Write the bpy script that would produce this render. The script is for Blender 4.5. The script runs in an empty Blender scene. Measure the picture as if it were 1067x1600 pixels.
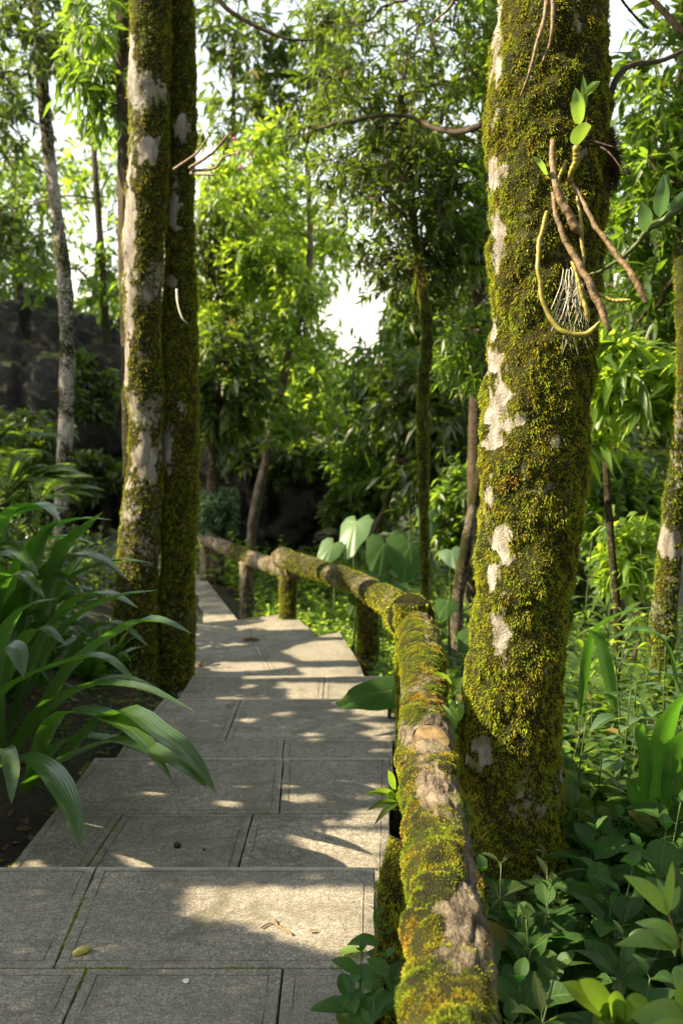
import bpy, math, random
import numpy as np
from mathutils import Vector, Matrix
R = math.radians
rng = np.random.default_rng(7)
random.seed(7)
SC = bpy.context.scene
COL = SC.collection

# ---------------------------------------------------------------- camera, sky, sun, exposure
FPX = 1555.0                      # focal length in pixels of the 1067 px wide photograph
PITCH = math.atan(150 / FPX)
EYE = np.array([0.0, 0.0, 1.6])
cd = bpy.data.cameras.new('camera'); cam = bpy.data.objects.new('camera', cd); COL.objects.link(cam)
cd.sensor_fit = 'HORIZONTAL'; cd.sensor_width = 24.0; cd.lens = 24.0 * FPX / 1067
cam.location = EYE; cam.rotation_euler = (R(90) - PITCH, 0, 0)
cd.clip_end = 2000; cd.clip_start = 0.05
cd.dof.use_dof = True; cd.dof.focus_distance = 3.1; cd.dof.aperture_fstop = 3.6
SC.camera = cam

SUN_EL, SUN_TOW = R(41), R(6)     # elevation; how far the sun stands on the camera's side of due left
S = np.array([-math.cos(SUN_EL) * math.cos(SUN_TOW), -math.cos(SUN_EL) * math.sin(SUN_TOW), math.sin(SUN_EL)])
w = bpy.data.worlds.new('World'); SC.world = w; w.use_nodes = True
nt = w.node_tree
sky = nt.nodes.new('ShaderNodeTexSky'); sky.sky_type = 'NISHITA'; sky.sun_disc = False
sky.sun_elevation = SUN_EL; sky.sun_rotation = math.atan2(S[0], S[1])
sky.air_density = 2.2; sky.dust_density = 1.0; sky.ozone_density = 1.0; sky.altitude = 0
bg = nt.nodes['Background']; bg.inputs[1].default_value = 0.105
hs = nt.nodes.new('ShaderNodeHueSaturation'); hs.inputs['Saturation'].default_value = 0.42     # a milky, humid sky
nt.links.new(sky.outputs[0], hs.inputs['Color']); nt.links.new(hs.outputs[0], bg.inputs[0])
sl = bpy.data.lights.new('sun', 'SUN'); sl.energy = 5.0; sl.angle = R(0.5); sl.color = (1.0, 0.84, 0.57)
so = bpy.data.objects.new('sun', sl); COL.objects.link(so)
so.rotation_euler = Vector(S).to_track_quat('Z', 'Y').to_euler()
SC.view_settings.view_transform = 'Standard'; SC.view_settings.look = 'None'
SC.view_settings.gamma = 1.0; SC.view_settings.exposure = 1.74
SC.cycles.max_bounces = 7; SC.cycles.diffuse_bounces = 3; SC.cycles.transmission_bounces = 4
SC.cycles.glossy_bounces = 2; SC.cycles.use_denoising = True

# ---------------------------------------------------------------- geometry helpers
def U(px, py, d):                 # a point seen at (px, py) standing d metres ahead
    cx, cy = (px - 533.5) / FPX, (800 - py) / FPX
    v = np.array([cx, math.cos(PITCH) + cy * math.sin(PITCH), -math.sin(PITCH) + cy * math.cos(PITCH)])
    return EYE + v * (d / v[1])
def UZ(px, py, z):                # a point seen at (px, py) lying at height z
    cx, cy = (px - 533.5) / FPX, (800 - py) / FPX
    v = np.array([cx, math.cos(PITCH) + cy * math.sin(PITCH), -math.sin(PITCH) + cy * math.cos(PITCH)])
    return EYE + v * ((z - EYE[2]) / v[2])
def PX(wpx, d): return wpx * d / FPX

def _hash(i, j, k, seed):
    n = (i * 374761393 + j * 668265263 + k * 2147483647 + seed * 1274126177) & 0xffffffff
    n = ((n ^ (n >> 13)) * 1274126177) & 0xffffffff
    return ((n ^ (n >> 16)) & 0xffff) / 65535.0
def noise(P, scale=1.0, seed=0):  # value noise, 0..1
    P = np.asarray(P, float) * scale
    i = np.floor(P).astype(np.int64); f = P - i; f = f * f * (3 - 2 * f)
    r = 0
    for a in (0, 1):
        for b in (0, 1):
            for c in (0, 1):
                wgt = (f[..., 0] if a else 1 - f[..., 0]) * (f[..., 1] if b else 1 - f[..., 1]) * (f[..., 2] if c else 1 - f[..., 2])
                r = r + wgt * _hash(i[..., 0] + a, i[..., 1] + b, i[..., 2] + c, seed)
    return r
def fbm(P, scale=1.0, seed=0, octv=3):
    s, a, t = 0, 1.0, 0
    for o in range(octv):
        s = s + a * noise(P, scale * 2 ** o, seed + o * 17); t += a; a *= 0.5
    return s / t

class MB:
    """collects vertices, faces and a per-vertex vector attribute 'a' = (random, across, along)"""
    def __init__(s): s.V = []; s.A = []; s.F = []; s.n = 0
    def add(s, V, F, A=None):
        V = np.asarray(V, float).reshape(-1, 3)
        if A is None: A = np.zeros_like(V)
        s.V.append(V); s.A.append(np.asarray(A, float).reshape(-1, 3))
        for f in (F if isinstance(F, (list, tuple)) else [F]):
            f = np.asarray(f, np.int64)
            if f.size: s.F.append(f + s.n)
        s.n += len(V)
    def build(s, name, mat, parent=None, smooth=True, loc=None):
        V = np.concatenate(s.V) if s.V else np.zeros((0, 3)); A = np.concatenate(s.A) if s.A else np.zeros((0, 3))
        if loc is not None: V = V - np.asarray(loc)
        me = bpy.data.meshes.new(name)
        me.vertices.add(len(V)); me.vertices.foreach_set('co', V.astype(np.float32).ravel())
        li = np.concatenate([f.ravel() for f in s.F]); tot = np.concatenate([np.full(len(f), f.shape[1]) for f in s.F])
        me.loops.add(len(li)); me.loops.foreach_set('vertex_index', li.astype(np.int32))
        me.polygons.add(len(tot)); st = np.zeros(len(tot), np.int32); st[1:] = np.cumsum(tot)[:-1]
        me.polygons.foreach_set('loop_start', st)
        me.polygons.foreach_set('use_smooth', np.full(len(tot), smooth))
        at = me.attributes.new('a', 'FLOAT_VECTOR', 'POINT'); at.data.foreach_set('vector', A.astype(np.float32).ravel())
        me.update(calc_edges=True); me.validate()
        if mat: me.materials.append(mat)
        o = bpy.data.objects.new(name, me); COL.objects.link(o)
        if loc is not None: o.location = loc
        if parent is not None:
            o.parent = parent
            if loc is None: o.matrix_parent_inverse = Matrix.Translation(parent.location).inverted()
        return o
def tag(o, label=None, cat=None, group=None, kind=None):
    if label: o['label'] = label
    if cat: o['category'] = cat
    if group: o['group'] = group
    if kind: o['kind'] = kind
    return o
def thing(name, loc, label, cat, group=None):
    o = bpy.data.objects.new(name, None); COL.objects.link(o); o.location = [float(q) for q in loc]
    o.empty_display_size = 0.1
    return tag(o, label, cat, group)

def spline(P, n):                 # Catmull-Rom through the rows of P (any number of columns)
    P = np.asarray(P, float)
    if len(P) == 2: t = np.linspace(0, 1, n)[:, None]; return P[0] * (1 - t) + P[1] * t
    Q = np.vstack([2 * P[0] - P[1], P, 2 * P[-1] - P[-2]])
    t = np.linspace(0, len(P) - 1 - 1e-9, n); i = t.astype(int); f = (t - i)[:, None]
    a, b, c, d = Q[i], Q[i + 1], Q[i + 2], Q[i + 3]
    return 0.5 * (2 * b + (c - a) * f + (2 * a - 5 * b + 4 * c - d) * f ** 2 + (3 * b - a - 3 * c + d) * f ** 3)
def nrm(v): return v / np.maximum(np.linalg.norm(v, axis=-1, keepdims=True), 1e-9)
def frames(P):
    T = nrm(np.gradient(P, axis=0))
    ref = np.array([0, 0, 1.0]) if abs(T[:, 2].mean()) < 0.7 else np.array([0, 1.0, 0])
    X = nrm(np.cross(T, ref)); Y = np.cross(X, T)
    return T, X, Y
def tube(P, rad, sides=8, rnd=0.0, disp=None, caps=True):
    """P (n,3), rad (n,) -> V, [F], A; a = (rnd, angle 0..1, metres along)"""
    P = np.asarray(P, float); n = len(P); rad = np.broadcast_to(np.asarray(rad, float), (n,))
    T, X, Y = frames(P)
    th = np.linspace(0, 2 * np.pi, sides, endpoint=False)
    D = X[:, None] * np.cos(th)[None, :, None] + Y[:, None] * np.sin(th)[None, :, None]
    r = np.repeat(rad[:, None], sides, 1)
    V = P[:, None] + D * r[..., None]
    if disp is not None: V = V + D * disp(V, D)[..., None]
    al = np.concatenate([[0], np.cumsum(np.linalg.norm(np.diff(P, axis=0), axis=1))])
    A = np.stack([np.full((n, sides), rnd), np.broadcast_to(th / (2 * np.pi), (n, sides)), np.zeros((n, sides))], -1)
    i = np.arange(n - 1)[:, None] * sides; j = np.arange(sides)[None]; k = (j + 1) % sides
    F = np.stack([i + j, i + sides + j, i + sides + k, i + k], -1).reshape(-1, 4)[:, ::-1]
    Fs = [F]; V = V.reshape(-1, 3); A = A.reshape(-1, 3)
    if caps:
        V = np.vstack([V, P[0], P[-1]]); A = np.vstack([A, A[0], A[-1]])
        a, b = n * sides, n * sides + 1; jj = np.arange(sides); kk = (jj + 1) % sides
        Fs.append(np.stack([jj, kk, np.full(sides, a)], 1)[:, ::-1])
        Fs.append(np.stack([(n - 1) * sides + kk, (n - 1) * sides + jj, np.full(sides, b)], 1)[:, ::-1])
    return V, Fs, A
def sticks(mb, A0, B0, r0, r1, rnd=0.0):   # many thin straight twigs at once
    A0 = np.asarray(A0); B0 = np.asarray(B0); n = len(A0)
    if n == 0: return
    T = nrm(B0 - A0); X = nrm(np.cross(T, np.array([0.31, 0.52, 0.79]))); Y = np.cross(T, X)
    V = []
    for q in range(3):
        a = q * 2.0944; dd = X * math.cos(a) + Y * math.sin(a)
        V += [A0 + dd * r0, B0 + dd * r1]
    V = np.stack(V, 1).reshape(-1, 3); b = (np.arange(n) * 6)[:, None]
    F = np.concatenate([b + np.array([[0, 2, 3, 1]]), b + np.array([[2, 4, 5, 3]]), b + np.array([[4, 0, 1, 5]])])
    mb.add(V, F, np.tile([rnd, 0, 0], (len(V), 1)))

PROF = {  # half width along the leaf, 0..1
 'lance': lambda t: np.sin(np.pi * np.clip(t, 0, 1) ** 0.8) ** 0.85 * (1 - 0.25 * t),
 'ovate': lambda t: np.sin(np.pi * np.clip(t, 0, 1) ** 0.72) ** 0.75,
 'strap': lambda t: np.clip(0.45 + 2.2 * t, 0, 1) * np.clip((1 - t) * 2.6, 0, 1) ** 0.75,
 'obov': lambda t: np.sin(np.pi * np.clip(t, 0, 1) ** 1.35) ** 0.8,
}
def leaves(mb, pos, d, L, W, droop=0.15, fold=0.25, nseg=2, cols=3, prof='lance', up=None, rnd=None, twist=0.5, wave=0.0, side=None):
    """N leaves at once: base pos, direction d, length L, full width W"""
    pos = np.asarray(pos, float); N = len(pos)
    if N == 0: return
    d = nrm(np.asarray(d, float)); L = np.broadcast_to(L, (N,)).astype(float); W = np.broadcast_to(W, (N,)).astype(float)
    droop = np.broadcast_to(droop, (N,)); rnd = rng.random(N) if rnd is None else np.broadcast_to(rnd, (N,))
    up = np.array([0, 0, 1.0]) if up is None else up
    sd = nrm(np.cross(d, up) + 1e-4); nn = np.cross(sd, d)
    tw = (rng.random(N) - 0.5) * 2 * twist
    sd2 = sd * np.cos(tw)[:, None] + nn * np.sin(tw)[:, None]
    nn = np.cross(sd2, d); sd = sd2
    t = np.linspace(0, 1, nseg + 1); hw = PROF[prof](t); hw[0] = max(hw[0], 0.05) if prof != 'strap' else 0.45; hw[-1] = 0.02
    c = np.linspace(-1, 1, cols)
    sp = pos[:, None] + d[:, None] * (L[:, None] * t)[..., None]
    sp = sp - np.array([0, 0, 1.0]) * (droop[:, None] * L[:, None] * t ** 2)[..., None]
    off = sd[:, None, None] * (W[:, None, None] * 0.5 * hw[None, :, None] * c)[..., None]
    lift = (np.abs(c) * fold)[None, None] * W[:, None, None] * 0.5 * hw[None, :, None]
    if wave: lift = lift + wave * W[:, None, None] * (c ** 2) * np.sin(t * 17)[None, :, None] * hw[None, :, None]
    V = sp[:, :, None] + off + nn[:, None, None] * lift[..., None]
    A = np.zeros(V.shape); A[..., 0] = rnd[:, None, None]; A[..., 1] = c; A[..., 2] = t[None, :, None]
    m = (nseg + 1) * cols; b = (np.arange(N) * m)[:, None]
    q = []
    for i in range(nseg):
        for j in range(cols - 1):
            q.append([i * cols + j, i * cols + j + 1, (i + 1) * cols + j + 1, (i + 1) * cols + j])
    q = np.array(q); F = (b[:, :, None] + q[None]).reshape(-1, 4)
    mb.add(V, F, A)
def randdir(n, zlo=-1, zhi=1):
    z = rng.uniform(zlo, zhi, n); a = rng.uniform(0, 2 * np.pi, n); r = np.sqrt(np.maximum(0, 1 - z * z))
    return np.stack([r * np.cos(a), r * np.sin(a), z], 1)

# ---------------------------------------------------------------- materials
def mat(name, build):
    m = bpy.data.materials.new(name); m.use_nodes = True; t = m.node_tree; t.nodes.clear()
    N = lambda ty, **k: _node(t, ty, **k)
    out = N('ShaderNodeOutputMaterial'); build(t, N, out); return m
def _node(t, ty, **k):
    n = t.nodes.new(ty)
    for a, b in k.items():
        if a.startswith('i_'):
            key = a[2:]; key = int(key) if key.isdigit() else key.replace('_', ' ')
            n.inputs[key].default_value = b
        else: setattr(n, a, b)
    return n
def ramp(N, t, fac, stops, interp='LINEAR'):
    r = N('ShaderNodeValToRGB'); r.color_ramp.interpolation = interp; e = r.color_ramp.elements
    while len(e) < len(stops): e.new(0.5)
    for q, (p, c) in zip(e, stops): q.position = p; q.color = (*c, 1) if len(c) == 3 else c
    t.links.new(fac, r.inputs[0]); return r.outputs[0]
def mix(N, t, fac, a, b, mode='MIX'):
    m = N('ShaderNodeMix', data_type='RGBA', blend_type=mode)
    for s, v in ((m.inputs[0], fac), (m.inputs[6], a), (m.inputs[7], b)):
        if hasattr(v, 'links') or isinstance(v, bpy.types.NodeSocket): t.links.new(v, s)
        else: s.default_value = v if not isinstance(v, tuple) else ((*v, 1) if len(v) == 3 else v)
    return m.outputs[2]
def math_(N, t, op, a, b=0.0, c=0.0):
    m = N('ShaderNodeMath', operation=op)
    for s, v in zip(m.inputs, (a, b, c)):
        if isinstance(v, bpy.types.NodeSocket): t.links.new(v, s)
        else: s.default_value = v
    return m.outputs[0]
def tex(N, t, scale, detail=4, rough=0.55, dist=0.0, vec=None):
    n = N('ShaderNodeTexNoise'); n.inputs['Scale'].default_value = scale; n.inputs['Detail'].default_value = detail
    n.inputs['Roughness'].default_value = rough; n.inputs['Distortion'].default_value = dist
    if vec is None:
        g = N('ShaderNodeNewGeometry'); vec = g.outputs['Position']
    t.links.new(vec, n.inputs['Vector']); return n.outputs['Fac']
def attr(N, t):
    a = N('ShaderNodeAttribute', attribute_name='a'); s = N('ShaderNodeSeparateXYZ'); t.links.new(a.outputs['Vector'], s.inputs[0])
    return s.outputs[0], s.outputs[1], s.outputs[2]

def leaf_mat(name, cols, trans=(0.16, 0.30, 0.03), tfac=0.42, rough=0.38, vein=0.25, strap=False, holes=None, spec=0.5):
    def f(t, N, out):
        r, u, v = attr(N, t)
        base = ramp(N, t, r, [(.97 * i / (len(cols) - 1), c) for i, c in enumerate(cols)] + ([(.992, (.22, .15, .04))] if not strap else []))
        if strap: base = mix(N, t, math_(N, t, 'GREATER_THAN', math_(N, t, 'ADD', v, math_(N, t, 'MULTIPLY', tex(N, t, 30, 3), .12)), 1.03), base, (.16, .10, .04))
        n = tex(N, t, 14, 2)
        base = mix(N, t, math_(N, t, 'MULTIPLY', n, 0.45), base, (0.10, 0.115, 0.03))
        ab = math_(N, t, 'ABSOLUTE', u)
        if strap:
            st = math_(N, t, 'SINE', math_(N, t, 'MULTIPLY', u, 26.0))
            rib = math_(N, t, 'MULTIPLY_ADD', st, 0.5, 0.5)
        else:
            st = math_(N, t, 'SINE', math_(N, t, 'MULTIPLY', math_(N, t, 'SUBTRACT', v, math_(N, t, 'MULTIPLY', ab, 0.16)), 52.0))
            rib = math_(N, t, 'GREATER_THAN', st, 0.86)
        mid = math_(N, t, 'LESS_THAN', ab, 0.06)
        veins = math_(N, t, 'MAXIMUM', math_(N, t, 'MULTIPLY', rib, 0.5), mid)
        base = mix(N, t, math_(N, t, 'MULTIPLY', veins, vein), base, (0.22, 0.30, 0.10))
        p = N('ShaderNodeBsdfPrincipled'); t.links.new(base, p.inputs['Base Color'])
        p.inputs['Roughness'].default_value = rough; p.inputs['Specular IOR Level'].default_value = spec
        bp = N('ShaderNodeBump'); bp.inputs['Strength'].default_value = 0.25; bp.inputs['Distance'].default_value = 0.004
        t.links.new(math_(N, t, 'SUBTRACT', 1.0, veins), bp.inputs['Height']); t.links.new(bp.outputs[0], p.inputs['Normal'])
        tr = N('ShaderNodeBsdfTranslucent')
        tc = mix(N, t, r, tuple(0.7 * q for q in trans), tuple(min(1, 1.35 * q) for q in trans)); t.links.new(tc, tr.inputs[0])
        m = N('ShaderNodeMixShader'); m.inputs[0].default_value = tfac
        t.links.new(p.outputs[0], m.inputs[1]); t.links.new(tr.outputs[0], m.inputs[2]); t.links.new(m.outputs[0], out.inputs[0])
    return mat(name, f)
LM = {
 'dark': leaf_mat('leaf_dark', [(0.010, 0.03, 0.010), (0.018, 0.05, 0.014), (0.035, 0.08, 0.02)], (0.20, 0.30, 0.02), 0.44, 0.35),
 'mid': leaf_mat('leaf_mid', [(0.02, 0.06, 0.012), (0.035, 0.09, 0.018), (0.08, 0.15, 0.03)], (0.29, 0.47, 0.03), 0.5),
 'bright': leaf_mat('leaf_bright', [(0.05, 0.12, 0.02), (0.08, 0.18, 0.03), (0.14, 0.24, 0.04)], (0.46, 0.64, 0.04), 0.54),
 'strap': leaf_mat('leaf_strap', [(0.012, 0.05, 0.016), (0.02, 0.08, 0.022), (0.035, 0.12, 0.028)], (0.14, 0.38, 0.02), 0.34, 0.24, 0.22, True, spec=.9),
 'herb': leaf_mat('leaf_herb', [(0.016, 0.065, 0.016), (0.025, 0.095, 0.022), (0.045, 0.13, 0.028)], (0.09, 0.32, 0.03), 0.42, 0.5, 0.3, spec=.25),
 'thick': leaf_mat('leaf_thick', [(0.03, 0.05, 0.02), (0.045, 0.07, 0.03)], (0.05, 0.09, 0.02), 0.2, 0.5),
 'young': leaf_mat('leaf_young', [(0.12, 0.26, 0.05), (0.16, 0.32, 0.06), (0.20, 0.36, 0.08)], (0.34, 0.52, 0.06), 0.42, 0.36, 0.25),
 'blue': leaf_mat('leaf_blue', [(0.05, 0.12, 0.07), (0.07, 0.15, 0.08), (0.10, 0.19, 0.09)], (0.16, 0.32, 0.08), 0.35, 0.45),
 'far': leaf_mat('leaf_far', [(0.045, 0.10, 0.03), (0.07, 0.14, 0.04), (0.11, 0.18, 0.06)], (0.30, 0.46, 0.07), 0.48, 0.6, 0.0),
 'ear': leaf_mat('leaf_ear', [(0.012, 0.055, 0.012), (0.02, 0.08, 0.018)], (0.10, 0.30, 0.03), 0.38, 0.6, 0.35, spec=.2),
 'earpale': leaf_mat('leaf_ear_pale', [(0.10, 0.20, 0.09), (0.13, 0.24, 0.11)], (0.30, 0.46, 0.12), 0.4, 0.4, 0.35, spec=0.4),
 'dry': leaf_mat('leaf_dry', [(0.16, 0.06, 0.025), (0.22, 0.11, 0.04), (0.30, 0.20, 0.07)], (0.2, 0.09, 0.03), 0.2, 0.6, 0.1),
}
def bark_mat(name, light, dark, moss=True, mossc=((0.012, 0.012, 0.004), (0.03, 0.035, 0.006), (0.07, 0.06, 0.01))):
    def f(t, N, out):
        mo, _, crev = attr(N, t)
        g = N('ShaderNodeNewGeometry'); mp = N('ShaderNodeMapping'); mp.inputs['Scale'].default_value = (1, 1, 0.35)
        t.links.new(g.outputs['Position'], mp.inputs[0])
        n1 = tex(N, t, 18, 6, 0.65, 0.4, mp.outputs[0]); n2 = tex(N, t, 60, 4, 0.6)
        c = ramp(N, t, n1, [(0.30, dark), (0.5, tuple((a + b) / 2 for a, b in zip(light, dark))), (0.64, light)])
        c = mix(N, t, math_(N, t, 'MULTIPLY', n2, 0.5), c, tuple(q * 0.5 for q in dark))
        c = mix(N, t, crev, c, tuple(q * 0.35 for q in dark))
        h = n1
        if moss:
            n3 = tex(N, t, 9, 4, 0.6); n4 = tex(N, t, 150, 3, 0.7)
            mc = ramp(N, t, n3, [(0.32, mossc[0]), (0.5, mossc[1]), (0.66, mossc[2])])
            mc = mix(N, t, math_(N, t, 'MULTIPLY', n4, 0.7), mc, (0.02, 0.018, 0.006))
            k = math_(N, t, 'ADD', mo, math_(N, t, 'MULTIPLY', math_(N, t, 'SUBTRACT', tex(N, t, 32, 4, 0.65), 0.5), 0.9))
            k = ramp(N, t, k, [(0.42, (0, 0, 0)), (0.56, (1, 1, 1))])
            c = mix(N, t, k, c, mc); h = math_(N, t, 'ADD', n1, math_(N, t, 'MULTIPLY', n4, 1.0))
        p = N('ShaderNodeBsdfPrincipled'); t.links.new(c, p.inputs['Base Color']); p.inputs['Roughness'].default_value = 0.9
        p.inputs['Specular IOR Level'].default_value = 0.2
        bp = N('ShaderNodeBump'); bp.inputs['Strength'].default_value = 0.9; bp.inputs['Distance'].default_value = 0.02
        t.links.new(h, bp.inputs['Height']); t.links.new(bp.outputs[0], p.inputs['Normal']); t.links.new(p.outputs[0], out.inputs[0])
    return mat(name, f)
BK = {
 'pale': bark_mat('bark_pale', (0.66, 0.62, 0.55), (0.20, 0.16, 0.12)),
 'grey': bark_mat('bark_grey', (0.34, 0.29, 0.23), (0.09, 0.065, 0.045)),
 'brown': bark_mat('bark_brown', (0.20, 0.15, 0.10), (0.05, 0.035, 0.025)),
 'twig': bark_mat('bark_twig', (0.13, 0.09, 0.06), (0.04, 0.03, 0.02), moss=False),
 'log': bark_mat('bark_log', (0.44, 0.36, 0.26), (0.10, 0.075, 0.05)),
}
def moss_mat(name, cols):
    def f(t, N, out):
        r, u, v = attr(N, t)
        n = tex(N, t, 7, 4, 0.6)
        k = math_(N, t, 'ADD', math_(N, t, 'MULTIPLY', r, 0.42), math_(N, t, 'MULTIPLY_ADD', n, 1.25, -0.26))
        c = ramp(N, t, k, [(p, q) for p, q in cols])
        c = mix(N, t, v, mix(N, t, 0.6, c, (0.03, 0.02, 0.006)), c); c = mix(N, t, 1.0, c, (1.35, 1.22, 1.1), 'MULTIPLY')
        p = N('ShaderNodeBsdfPrincipled'); t.links.new(c, p.inputs['Base Color']); p.inputs['Roughness'].default_value = 0.7
        p.inputs['Specular IOR Level'].default_value = 0.25
        tr = N('ShaderNodeBsdfTranslucent'); t.links.new(mix(N, t, 0.5, c, (0.25, 0.28, 0.02)), tr.inputs[0])
        m = N('ShaderNodeMixShader'); m.inputs[0].default_value = 0.35
        t.links.new(p.outputs[0], m.inputs[1]); t.links.new(tr.outputs[0], m.inputs[2]); t.links.new(m.outputs[0], out.inputs[0])
    return mat(name, f)
MOSS = moss_mat('moss', [(0.20, (0.05, 0.04, 0.01)), (0.36, (0.13, 0.18, 0.012)), (0.50, (0.23, 0.31, 0.02)), (0.62, (0.16, 0.31, 0.018)), (0.76, (0.38, 0.34, 0.03)), (0.9, (0.34, 0.18, 0.03))])
MOSSR = moss_mat('moss_cushion', [(0.22, (0.06, 0.11, 0.008)), (0.42, (0.15, 0.26, 0.012)), (0.60, (0.30, 0.36, 0.02)), (0.78, (0.44, 0.27, 0.03)), (0.9, (0.24, 0.12, 0.02))])
MOSSG = moss_mat('moss_gold', [(0.20, (0.07, 0.05, 0.01)), (0.36, (0.19, 0.20, 0.012)), (0.50, (0.38, 0.36, 0.02)), (0.60, (0.20, 0.31, 0.016)), (0.72, (0.28, 0.38, 0.02)), (0.82, (0.50, 0.38, 0.03)), (0.93, (0.36, 0.18, 0.03))])

def stone(t, N, out):
    r, u, v = attr(N, t)
    n1 = tex(N, t, 2.3, 5, 0.6); n2 = tex(N, t, 38, 6, 0.75); n3 = tex(N, t, 260, 3, 0.7); n4 = tex(N, t, 6, 5, 0.7, 0.6)
    c = ramp(N, t, n1, [(0.3, (0.32, 0.28, 0.225)), (0.5, (0.45, 0.40, 0.325)), (0.7, (0.58, 0.51, 0.41))])
    c = mix(N, t, ramp(N, t, n2, [(0.40, (0, 0, 0)), (0.62, (0.75, 0.75, 0.75))]), c, (0.13, 0.115, 0.09))
    c = mix(N, t, ramp(N, t, n4, [(0.50, (0, 0, 0)), (0.68, (0.75, 0.75, 0.75))]), c, (0.16, 0.145, 0.10))
    n6 = tex(N, t, 3.1, 6, 0.75, 1.2); c = mix(N, t, ramp(N, t, n6, [(0.53, (0, 0, 0)), (0.64, (0.8, 0.8, 0.8))]), c, (0.11, 0.10, 0.06))
    c = mix(N, t, ramp(N, t, n3, [(0.54, (0, 0, 0)), (0.64, (0.8, 0.8, 0.8))]), c, (0.50, 0.46, 0.38))
    c = mix(N, t, ramp(N, t, n3, [(0.32, (0.8, 0.8, 0.8)), (0.42, (0, 0, 0))]), c, (0.06, 0.055, 0.045))
    n5 = tex(N, t, 110, 4, 0.8); c = mix(N, t, ramp(N, t, n5, [(0.44, (0.75, 0.75, 0.75)), (0.54, (0, 0, 0))]), c, (0.10, 0.092, 0.072))
    c = mix(N, t, math_(N, t, 'MULTIPLY', r, 0.35), c, (0.17, 0.16, 0.135))
    vo = N('ShaderNodeTexVoronoi', feature='DISTANCE_TO_EDGE'); vo.inputs['Scale'].default_value = 26
    g = N('ShaderNodeNewGeometry')
    ad = N('ShaderNodeVectorMath', operation='ADD'); t.links.new(g.outputs['Position'], ad.inputs[0])
    nn = N('ShaderNodeTexNoise'); nn.inputs['Scale'].default_value = 9; t.links.new(g.outputs['Position'], nn.inputs['Vector'])
    sc = N('ShaderNodeVectorMath', operation='SCALE'); sc.inputs['Scale'].default_value = 0.09; t.links.new(nn.outputs['Color'], sc.inputs[0])
    t.links.new(sc.outputs[0], ad.inputs[1]); t.links.new(ad.outputs[0], vo.inputs['Vector'])
    cr = math_(N, t, 'MULTIPLY', ramp(N, t, vo.outputs['Distance'], [(0.0, (0.8, 0.8, 0.8)), (0.05, (0, 0, 0))]), ramp(N, t, tex(N, t, 1.7, 3), [(0.42, (0, 0, 0)), (0.6, (1, 1, 1))]))
    c = mix(N, t, cr, c, (0.08, 0.075, 0.06))
    c = mix(N, t, math_(N, t, 'MULTIPLY', u, 0.6), c, (0.60, 0.56, 0.47))     # u = step edge painted paler for the light its rounding catches
    c = mix(N, t, v, c, (0.045, 0.045, 0.03))      # v = grime in the grooves and joints
    p = N('ShaderNodeBsdfPrincipled'); t.links.new(c, p.inputs['Base Color']); p.inputs['Roughness'].default_value = 0.75
    p.inputs['Specular IOR Level'].default_value = 0.35
    bp = N('ShaderNodeBump'); bp.inputs['Strength'].default_value = 0.75; bp.inputs['Distance'].default_value = 0.006
    t.links.new(math_(N, t, 'ADD', n2, math_(N, t, 'MULTIPLY', n3, 0.6)), bp.inputs['Height'])
    t.links.new(bp.outputs[0], p.inputs['Normal']); t.links.new(p.outputs[0], out.inputs[0])
STONE = mat('flagstone', stone)
def soil(t, N, out):
    n1 = tex(N, t, 1.2, 5); n2 = tex(N, t, 30, 5, 0.7); n3 = tex(N, t, 5, 4)
    c = ramp(N, t, n2, [(0.35, (0.018, 0.012, 0.008)), (0.55, (0.05, 0.035, 0.02)), (0.7, (0.09, 0.06, 0.03))])
    c = mix(N, t, ramp(N, t, n1, [(0.4, (0, 0, 0)), (0.6, (0.7, 0.7, 0.7))]), c, (0.03, 0.045, 0.015))
    p = N('ShaderNodeBsdfPrincipled'); t.links.new(c, p.inputs['Base Color']); p.inputs['Roughness'].default_value = 0.95
    bp = N('ShaderNodeBump'); bp.inputs['Strength'].default_value = 1.0; bp.inputs['Distance'].default_value = 0.03
    t.links.new(math_(N, t, 'ADD', n2, n3), bp.inputs['Height']); t.links.new(bp.outputs[0], p.inputs['Normal']); t.links.new(p.outputs[0], out.inputs[0])
SOIL = mat('soil', soil)
def rock(t, N, out):
    n1 = tex(N, t, 0.9, 6, 0.65); n2 = tex(N, t, 9, 6, 0.7); g = N('ShaderNodeNewGeometry')
    sx = N('ShaderNodeSeparateXYZ'); t.links.new(g.outputs['Normal'], sx.inputs[0])
    c = ramp(N, t, n2, [(0.3, (0.006, 0.005, 0.004)), (0.55, (0.02, 0.017, 0.013)), (0.72, (0.07, 0.06, 0.045))])
    k = math_(N, t, 'ADD', math_(N, t, 'MULTIPLY', sx.outputs[2], 0.55), math_(N, t, 'SUBTRACT', n1, 0.45))
    c = mix(N, t, ramp(N, t, k, [(0.42, (0, 0, 0)), (0.62, (0.85, 0.85, 0.85))]), c, (0.10, 0.12, 0.02))
    p = N('ShaderNodeBsdfPrincipled'); t.links.new(c, p.inputs['Base Color']); p.inputs['Roughness'].default_value = 0.9
    bp = N('ShaderNodeBump'); bp.inputs['Strength'].default_value = 1.0; bp.inputs['Distance'].default_value = 0.15
    t.links.new(math_(N, t, 'ADD', n2, n1), bp.inputs['Height']); t.links.new(bp.outputs[0], p.inputs['Normal']); t.links.new(p.outputs[0], out.inputs[0])
ROCK = mat('rock', rock)
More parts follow.
